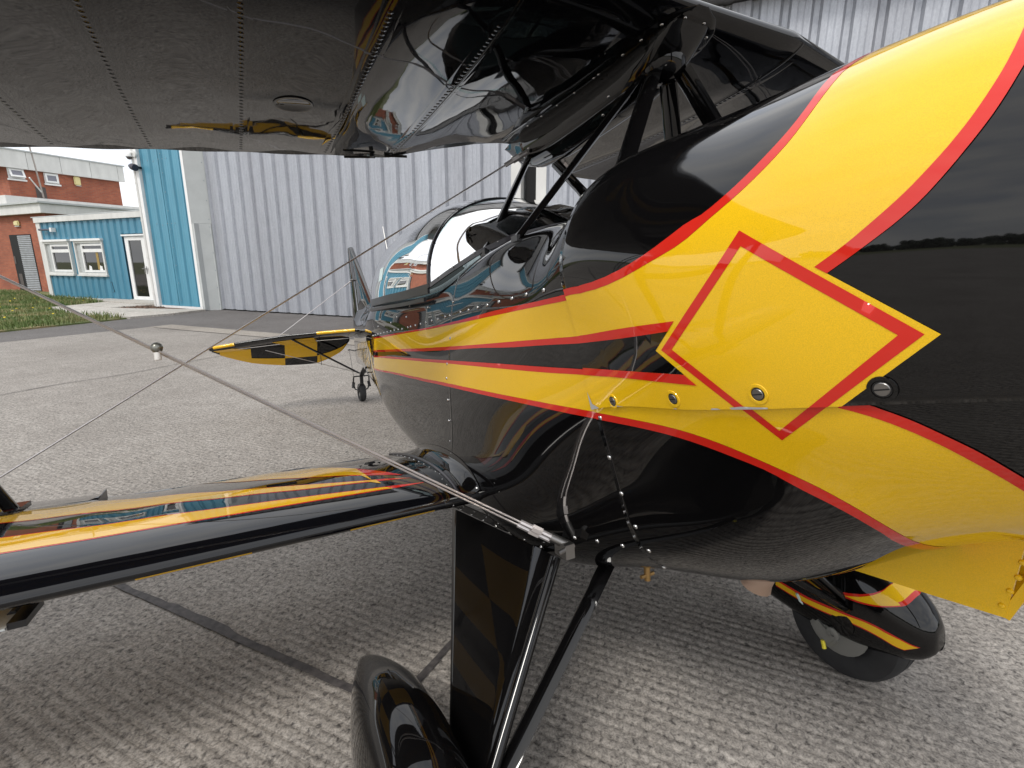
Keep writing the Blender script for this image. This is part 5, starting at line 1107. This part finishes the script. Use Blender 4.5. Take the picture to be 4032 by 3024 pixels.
# ---- undercarriage
tr, tf = Vector((.845, .385, -.498)), Vector((.273, .322, -.478)); axl = Vector((.135, .665, -.862))
brr, bff = Vector((.237, .655, -.834)), Vector((.095, .60, -.79))
def leg(sd):
    g = empty('undercarriage_leg', parent=plane); fl = lambda v: Vector((v.x, v.y*sd, v.z))
    b = MB(); n = 24
    def sk(f, v):                 # f along the leg, v across front->rear and back
        a = tf.lerp(Vector((.095, .635, -.835)), f); c = tr.lerp(Vector((.215, .66, -.845)), f)
        nrm = (c-a).cross(Vector((.135, .66, -.84))-tf).normalized(); nrm = nrm if nrm.y > 0 else -nrm
        u = 1-abs(2*v-1); th = .016*(1-f*.35)*min(1, (u*9)**.6)*(1-.6*u) if u > 0 else 0
        p = a.lerp(c, u)+nrm*(th if v < .5 else -th); return fl(p)
    b.grid(lambda f, v: sk(f, v), lin(0, 1, 14), lin(0, 1, 41)[:-1], closed_v=True); o = b.build('leg_fairing', BLACK, g, angle=60)
    bmn = bmesh.new(); bmn.from_mesh(o.data); bmesh.ops.recalc_face_normals(bmn, faces=bmn.faces); bmn.to_mesh(o.data); bmn.free()
    b = MB(); b.tube([fl(tf+Vector((-.004, .004, 0))), fl(Vector((.090, .636, -.835)))], .0135, 16); b.build('front_tube', BLACK, g)
    b = MB(); b.sweep([fl(tf.lerp(tr, k)+Vector((0, .018, .03))) for k in (.07, .97)], [(-.024, -.001), (.024, -.001), (.024, .001), (-.024, .001)], (0, .5*sd, .8)); o = b.build('attachment_strip', BLACK, g, smooth=False)
    if sd > 0:
        for k in lin(.08, .95, 8): put('screw', SCR, tr.lerp(tf, k)+Vector((0, .022, .024)), Vector((.0, .85, .5)).normalized(), g, .82)
    b = MB(); b.sweep([fl(Vector((.25, .16, -.50))), fl(Vector((.10, .60, -.83)))], [(x*.05, y*.055) for x, y in STRM], (1, 0, 0)); b.build('shock_strut', BLACK, g, angle=30)
    return g
leg(1); leg(-1)
def wheel(sd):
    wp = empty('main_wheel', parent=plane); s0 = .745 if sd > 0 else -.70
    c = Vector((.135, s0, -.914)); r = .18; ax_ = Vector((0, 1, 0)); 
    # ground height of the tyre: keep it just touching
    zc = 1.1-c.x*math.sin(TH)+c.z*math.cos(TH); r = zc+.002
    b = MB(); b.lathe(c, ax_, [(r*.48, -.05), (r*.62, -.066), (r*.82, -.068), (r*.93, -.060), (r*.985, -.042), (r, -.02), (r*.99, -.018), (r*.99, -.012), (r*1.0, -.010), (r, .010), (r*.99, .012), (r*.99, .018), (r, .02), (r*.985, .042), (r*.93, .060), (r*.82, .068), (r*.62, .066), (r*.48, .05)], 48); b.build('tyre', RUBBER, wp, angle=30)
    b = MB(); b.lathe(c, ax_, [(.0, -.05), (r*.3, -.05), (r*.36, -.038), (r*.49, -.052), (r*.5, .052), (r*.36, .038), (r*.3, .05), (.0, .05)], 28); b.build('rim', ALU, wp)
    b = MB(); b.lathe(c, ax_, [(r*.52, -.072*sd), (r*.52, -.076*sd), (0, -.076*sd)], 28); b.build('brake_disc', ALU, wp)
    pf = pant(sd); b = MB(); P = lin(R(-62), R(242), 57)
    b.grid(lambda f, p: pf(f, p), lin(0, 1, 70), P); o = b.build('wheel_spat', BLACK, wp, angle=0)
    bmn = bmesh.new(); bmn.from_mesh(o.data); bmesh.ops.recalc_face_normals(bmn, faces=bmn.faces); bmn.to_mesh(o.data); bmn.free()
    m = o.modifiers.new('skin', 'SOLIDIFY'); m.thickness = .003; m.offset = -1
    pn = lambda f, p, d: Vector(pf(f, p))+(Vector(pf(f, p))-Vector((pf(f, p)[0], s0, -.855))).normalized()*d
    ext = lambda L, q: [x for x in L if x]
    if sd < 0:
        pos = lambda f, p, r_, lay: pn(f, p, .0006*lay)
        pu = catm(rv(PPA_U)[::-1]); pl_ = catm(PPA_L); hi_u = [(.150, 2.0), (.149, 3.1)]; hi_l = [(.088, 2.1), (.088, 3.1)]
        pa = [(.62, .17), (.53, .215)]+pu+hi_u; pc = [(.62, .14), (.53, .185)]+pl_+hi_l
        def pd(nm, poly, m_, lay): 
            o_ = decal(nm, poly, m_, lay, pos, lambda *q: 0, .11, step=.012, parent=o, mirror=False)
            k = max(o_.data.polygons, key=lambda q: q.center.y); 
            if k.normal.y < 0: o_.data.flip_normals()
        pd('red_edge', pa+rv(pc), RED, 1)
        pd('yellow_stripe', [(f-.004 if p > 1.2 else f, p-.05 if p < 1.2 else p) for f, p in pa]+rv([(f+.012 if p > .7 else f, p+.028) for f, p in pc]), YEL, 2)
        d_ = [(.55, .02)]+catm(PPB_U); e_ = [(.55, -.06)]+catm(PPB_L)
        pd('red_edge', [(f-.004, p+.022) for f, p in d_]+rv([(f, p-.03) for f, p in e_]), RED, 1); pd('yellow_stripe', d_+rv(e_), YEL, 2)
    # brake caliper and hose on the inboard side
    q = c+Vector((.035, -sd*.083, -.03))
    g = empty('brake', parent=wp)
    bmn = bmesh.new(); bmesh.ops.create_cube(bmn, size=1); bmesh.ops.scale(bmn, vec=(.085, .030, .052), verts=bmn.verts); bmesh.ops.bevel(bmn, geom=bmn.edges[:], offset=.009, segments=2, affect='EDGES'); bmesh.ops.rotate(bmn, matrix=Matrix.Rotation(R(-38), 3, 'Y'), verts=bmn.verts); bmesh.ops.translate(bmn, vec=q, verts=bmn.verts); me = bpy.data.meshes.new('caliper'); bmn.to_mesh(me); bmn.free(); me.materials.append(ALU); cal = link('caliper', me, g); bpy.data.objects.remove(g) if False else None
    cal.parent = wp
    b = MB(); b.lathe(q+Vector((-.035, -sd*.012, .012)), (0, -sd, 0), [(.020, 0), (.020, .008), (.008, .010), (.007, .004), (0, .004)], 14); b.build('caliper_boss', ALU, cal)
    b = MB(); b.tube([q+Vector((-.0, -sd*.012, -.030)), q+Vector((-.006, -sd*.014, -.055))], .0065, 10); b.build('bleed_cap', CAPY, cal)
    b = MB(); b.tube([q+Vector((.03, -sd*.0, .03)), q+Vector((.045, -sd*.005, .05))], .008, 8); b.build('hose_fitting', BLUEC, cal)
    b = MB(); b.tube([q+Vector((.045, -sd*.005, .05)), q+Vector((.07, -sd*.02, .075)), q+Vector((.075, -sd*.03, .10))], .0045, 8); b.build('brake_hose', PALE, cal)
    b = MB(); b.lathe(c+Vector((-.03, -sd*.10, .03)), (0, -sd, 0), [(.035, -.006), (.035, .004), (.0, .005)], 16); b.build('axle_plate', BLACK, wp)
    bpy.data.objects.remove(g)
wheel(1); wheel(-1)

# ---- tail
def foil(name, secs, m, thick, parent=plane, label=None):
    """flat tail surface: list of (le, te) points along the span, rounded section"""
    b = MB(); n = 22; V = []
    for a, c in secs:
        a, c = Vector(a), Vector(c); d = c-a
        for k in range(n):
            t = 2*math.pi*k/n; f = .5-.5*math.cos(t); h = math.sin(t)*thick*(math.sin(math.pi*max(.02, f**.6))**.5)*.5
            V.append(a+d*f+foil.n*h)
    b.add(V, [(i*n+j, i*n+(j+1) % n, (i+1)*n+(j+1) % n, (i+1)*n+j) for i in range(len(secs)-1) for j in range(n)]+[tuple(range(n))[::-1], tuple((len(secs)-1)*n+j for j in range(n))])
    o = b.build(name, m, parent, angle=40, label=label); return o
foil.n = Vector((0, 1, 0))
fin = foil('fin', [((3.30, 0, .37), (4.02, 0, .37)), ((3.42, 0, .418), (4.04, 0, .42)), ((3.69, 0, .667), (4.07, 0, .667)), ((3.93, 0, .86), (4.09, 0, .86)), ((4.02, 0, .925), (4.10, 0, .935)), ((4.07, 0, .948), (4.10, 0, .95))], BLACK, .035)
foil('rudder', [((4.07, 0, -.10), (4.29, 0, -.06)), ((4.07, 0, .2), (4.315, 0, .2)), ((4.085, 0, .5), (4.31, 0, .5)), ((4.10, 0, .8), (4.285, 0, .8)), ((4.105, 0, .93), (4.26, 0, .93)), ((4.12, 0, .955), (4.23, 0, .955))], BLACK, .026)
# tailplane: dark with yellow chequers; elevators hang down
sg = lambda s, v: Vector((v[0], v[1]*s, v[2]))
for s in (1, -1):
    foil.n = Vector((0, 0, 1))
    LEp = [(3.61, .08, .187), (3.72, .35, .182), (3.84, .645, .172), (3.93, .92, .145), (3.99, 1.15, .118), (4.03, 1.21, .112)]
    HG = [(4.03, .10, .128), (4.035, .35, .124), (4.045, .645, .117), (4.05, .92, .10), (4.055, 1.15, .092), (4.052, 1.205, .098)]
    tp = foil('tailplane', [(sg(s, a), sg(s, c)) for a, c in zip(LEp, HG)], BLACKW, .028)
    b = MB(); b.tube([sg(s, Vector(a)+Vector((.004, 0, .003))) for a in LEp], .012, 10); b.build('leading_edge_tube', BLACK, tp)
    L = [Vector(p) for p in LEp]
    def lep(f): k = f*5; i = min(int(k), 4); return L[i].lerp(L[i+1], k-i)
    for f0, f1 in ((.03, .24), (.69, .88)):
        b = MB(); b.tube([sg(s, lep(f)+Vector((.003, 0, .0025))) for f in lin(f0, f1, 6)], .0132, 10); b.build('yellow_edge_band', YELW, tp)
    TEp = [(.10, 4.07, .10), (.17, 4.10, .012), (.27, 4.19, -.045), (.38, 4.24, -.083), (.52, 4.26, -.083), (.65, 4.265, -.078), (.80, 4.235, -.055), (.91, 4.20, -.033), (1.02, 4.16, .005), (1.12, 4.115, .045), (1.165, 4.085, .07), (1.2, 4.06, .095)]
    def tep(y):
        for i in range(len(TEp)-1):
            if y <= TEp[i+1][0]: f = (y-TEp[i][0])/(TEp[i+1][0]-TEp[i][0]); return Vector((TEp[i][1]+f*(TEp[i+1][1]-TEp[i][1]), y, TEp[i][2]+f*(TEp[i+1][2]-TEp[i][2])))
        return Vector((TEp[-1][1], y, TEp[-1][2]))
    def hgp(y):
        for i in range(len(HG)-1):
            if y <= HG[i+1][1]: f = (y-HG[i][1])/(HG[i+1][1]-HG[i][1]); return Vector(HG[i]).lerp(Vector(HG[i+1]), f)
        return Vector(HG[-1])
    ys = lin(.10, 1.195, 26); ev = foil('elevator', [(sg(s, hgp(y)+Vector((.006, 0, -.003))), sg(s, tep(y))) for y in ys], BLACKW, .018)
    # chequers on the elevator, laid on the face that shows
    def cell(y0, y1, f0, f1, side=1):
        b = MB(); Y = lin(y0, y1, 8); Fr = lin(f0, f1, 5)
        def q(y, f):
            a, c = hgp(y)+Vector((.006, 0, -.003)), tep(y); g = .5-.5*math.cos(math.pi*f); h = .009*(math.sin(math.pi*max(.02, min(.98, f))**.6)**.5)+.0022
            nn = (c-a).cross(Vector((0, 1, 0))).normalized(); nn = nn if nn.x < 0 else -nn
            return sg(s, a+(c-a)*f+nn*h)
        b.grid(q, Y, Fr); o = b.build('yellow_check', YELW, ev, angle=60)
        if o.data.polygons[0].normal.x > 0: o.data.flip_normals()
    cell(.38, .645, .02, .62); cell(.645, .91, .62, .985); cell(.91, 1.14, .02, .98); cell(.125, .375, .60, .975)
    # small chequer strip ahead of the hinge, on the tailplane underside
    for y0, y1 in ((.38, .645), (.92, 1.15)):
        b = MB(); b.grid(lambda y, f: sg(s, Vector(lep((y-.08)/1.13)).lerp(hgp(y), f)+Vector((0, 0, -.0165))), lin(y0, y1, 6), [.25, .6, .97]); o = b.build('yellow_check', YELW, tp, angle=60)
    b = MB(); a, c = hgp(.36), tep(.36); b.sweep([a+Vector((0, 0, -.01)), a+Vector((.02, 0, -.10)), a+Vector((.03, 0, -.22))], [(-.02, -.003), (.02, -.003), (.02, .003), (-.02, .003)], (1, 0, 0), True, [1, .6, .45]); bo = b; 
    o = MB(); o.add([sg(s, Vector(v)) for v in bo.V], bo.F); o.build('elevator_horn', BLKM, ev, angle=30)
    # brace strut and wires
    b = MB(); b.sweep([sg(s, Vector((3.87, .625, .165))), sg(s, Vector((4.14, .03, -.20)))], [(x*.028, y*.04) for x, y in STRM], (1, 0, 0)); b.build('tail_brace_strut', BLACK, plane, angle=30)
    b = MB(); b.tube([sg(s, Vector((4.11, .012, .657))), sg(s, Vector((4.04, .75, .135)))], .0032, 6); b.tube([sg(s, Vector((4.11, .012, .657))), sg(s, Vector((4.098, .09, .60)))], .006, 6); b.build('tail_brace_wire', WIRE, plane)
    b = MB(); b.tube([sg(s, Vector((4.11, .012, .657))), sg(s, Vector((3.62, .05, .45))) if False else sg(s, Vector((4.04, .745, .09)))], .0001, 4) if False else b.tube([sg(s, Vector((4.05, .80, .07))), sg(s, Vector((4.14, .03, -.20)))], .0028, 6); b.build('tail_brace_wire', WIRE, plane)
b = MB(); b.tube([(4.11, -.03, .657), (4.11, .03, .657)], .010, 8); b.build('wire_tang', STEELD, plane)
# tailwheel
tw = empty('tailwheel', parent=plane)
b = MB(); b.sweep([(3.95, 0, -.14), (4.08, 0, -.19), (4.17, 0, -.235)], [(-.006, -.02), (.006, -.02), (.006, .02), (-.006, .02)], (0, 0, 1)); b.build('leaf_spring', BLKM, tw, angle=30)
b = MB(); b.tube([(4.17, 0, -.20), (4.19, 0, -.30)], .017, 10); b.sweep([(4.19, .0, -.29), (4.21, .03, -.34), (4.235, .032, -.395)], [(-.016, -.005), (.016, -.005), (.016, .005), (-.016, .005)], (1, 0, 0)); b.sweep([(4.19, .0, -.29), (4.21, -.03, -.34), (4.235, -.032, -.395)], [(-.016, -.005), (.016, -.005), (.016, .005), (-.016, .005)], (1, 0, 0)); b.build('fork', BLKM, tw, angle=30)
zc = 1.1-4.235*math.sin(TH)-.395*math.cos(TH)
b = MB(); r = zc+.002; b.lathe((4.235, 0, -.395), (0, 1, 0), [(r*.5, -.026), (r*.8, -.030), (r*.95, -.024), (r, -.01), (r, .01), (r*.95, .024), (r*.8, .030), (r*.5, .026)], 30); b.build('tyre', RUBBER, tw)
b = MB(); b.lathe((4.235, 0, -.395), (0, 1, 0), [(.0, -.022), (r*.52, -.022), (r*.52, .022), (.0, .022)], 20); b.build('rim', ALU, tw)
b = MB(); b.tube([(4.18, -.07, -.235), (4.18, .07, -.235)], .006, 6)
for s in (1, -1): b.tube([(4.18, s*.07, -.235), (4.215, s*.075, -.30), (4.22, s*.06, -.36), (4.2, s*.03, -.37)], .007, 6); b.tube([(4.22, s*.07, -.29), (4.22, s*.078, -.345)], .014, 8)
b.build('steering_arm', BLKM, tw)
b = MB(); b.tube([(4.29, .0, .0), (4.33, .06, .02), (4.33, .075, .015)], .005, 6); b.tube([(4.33, .06, .02), (4.19, .07, -.235)], .002, 5); b.build('rudder_steering_link', BLKM, tw)
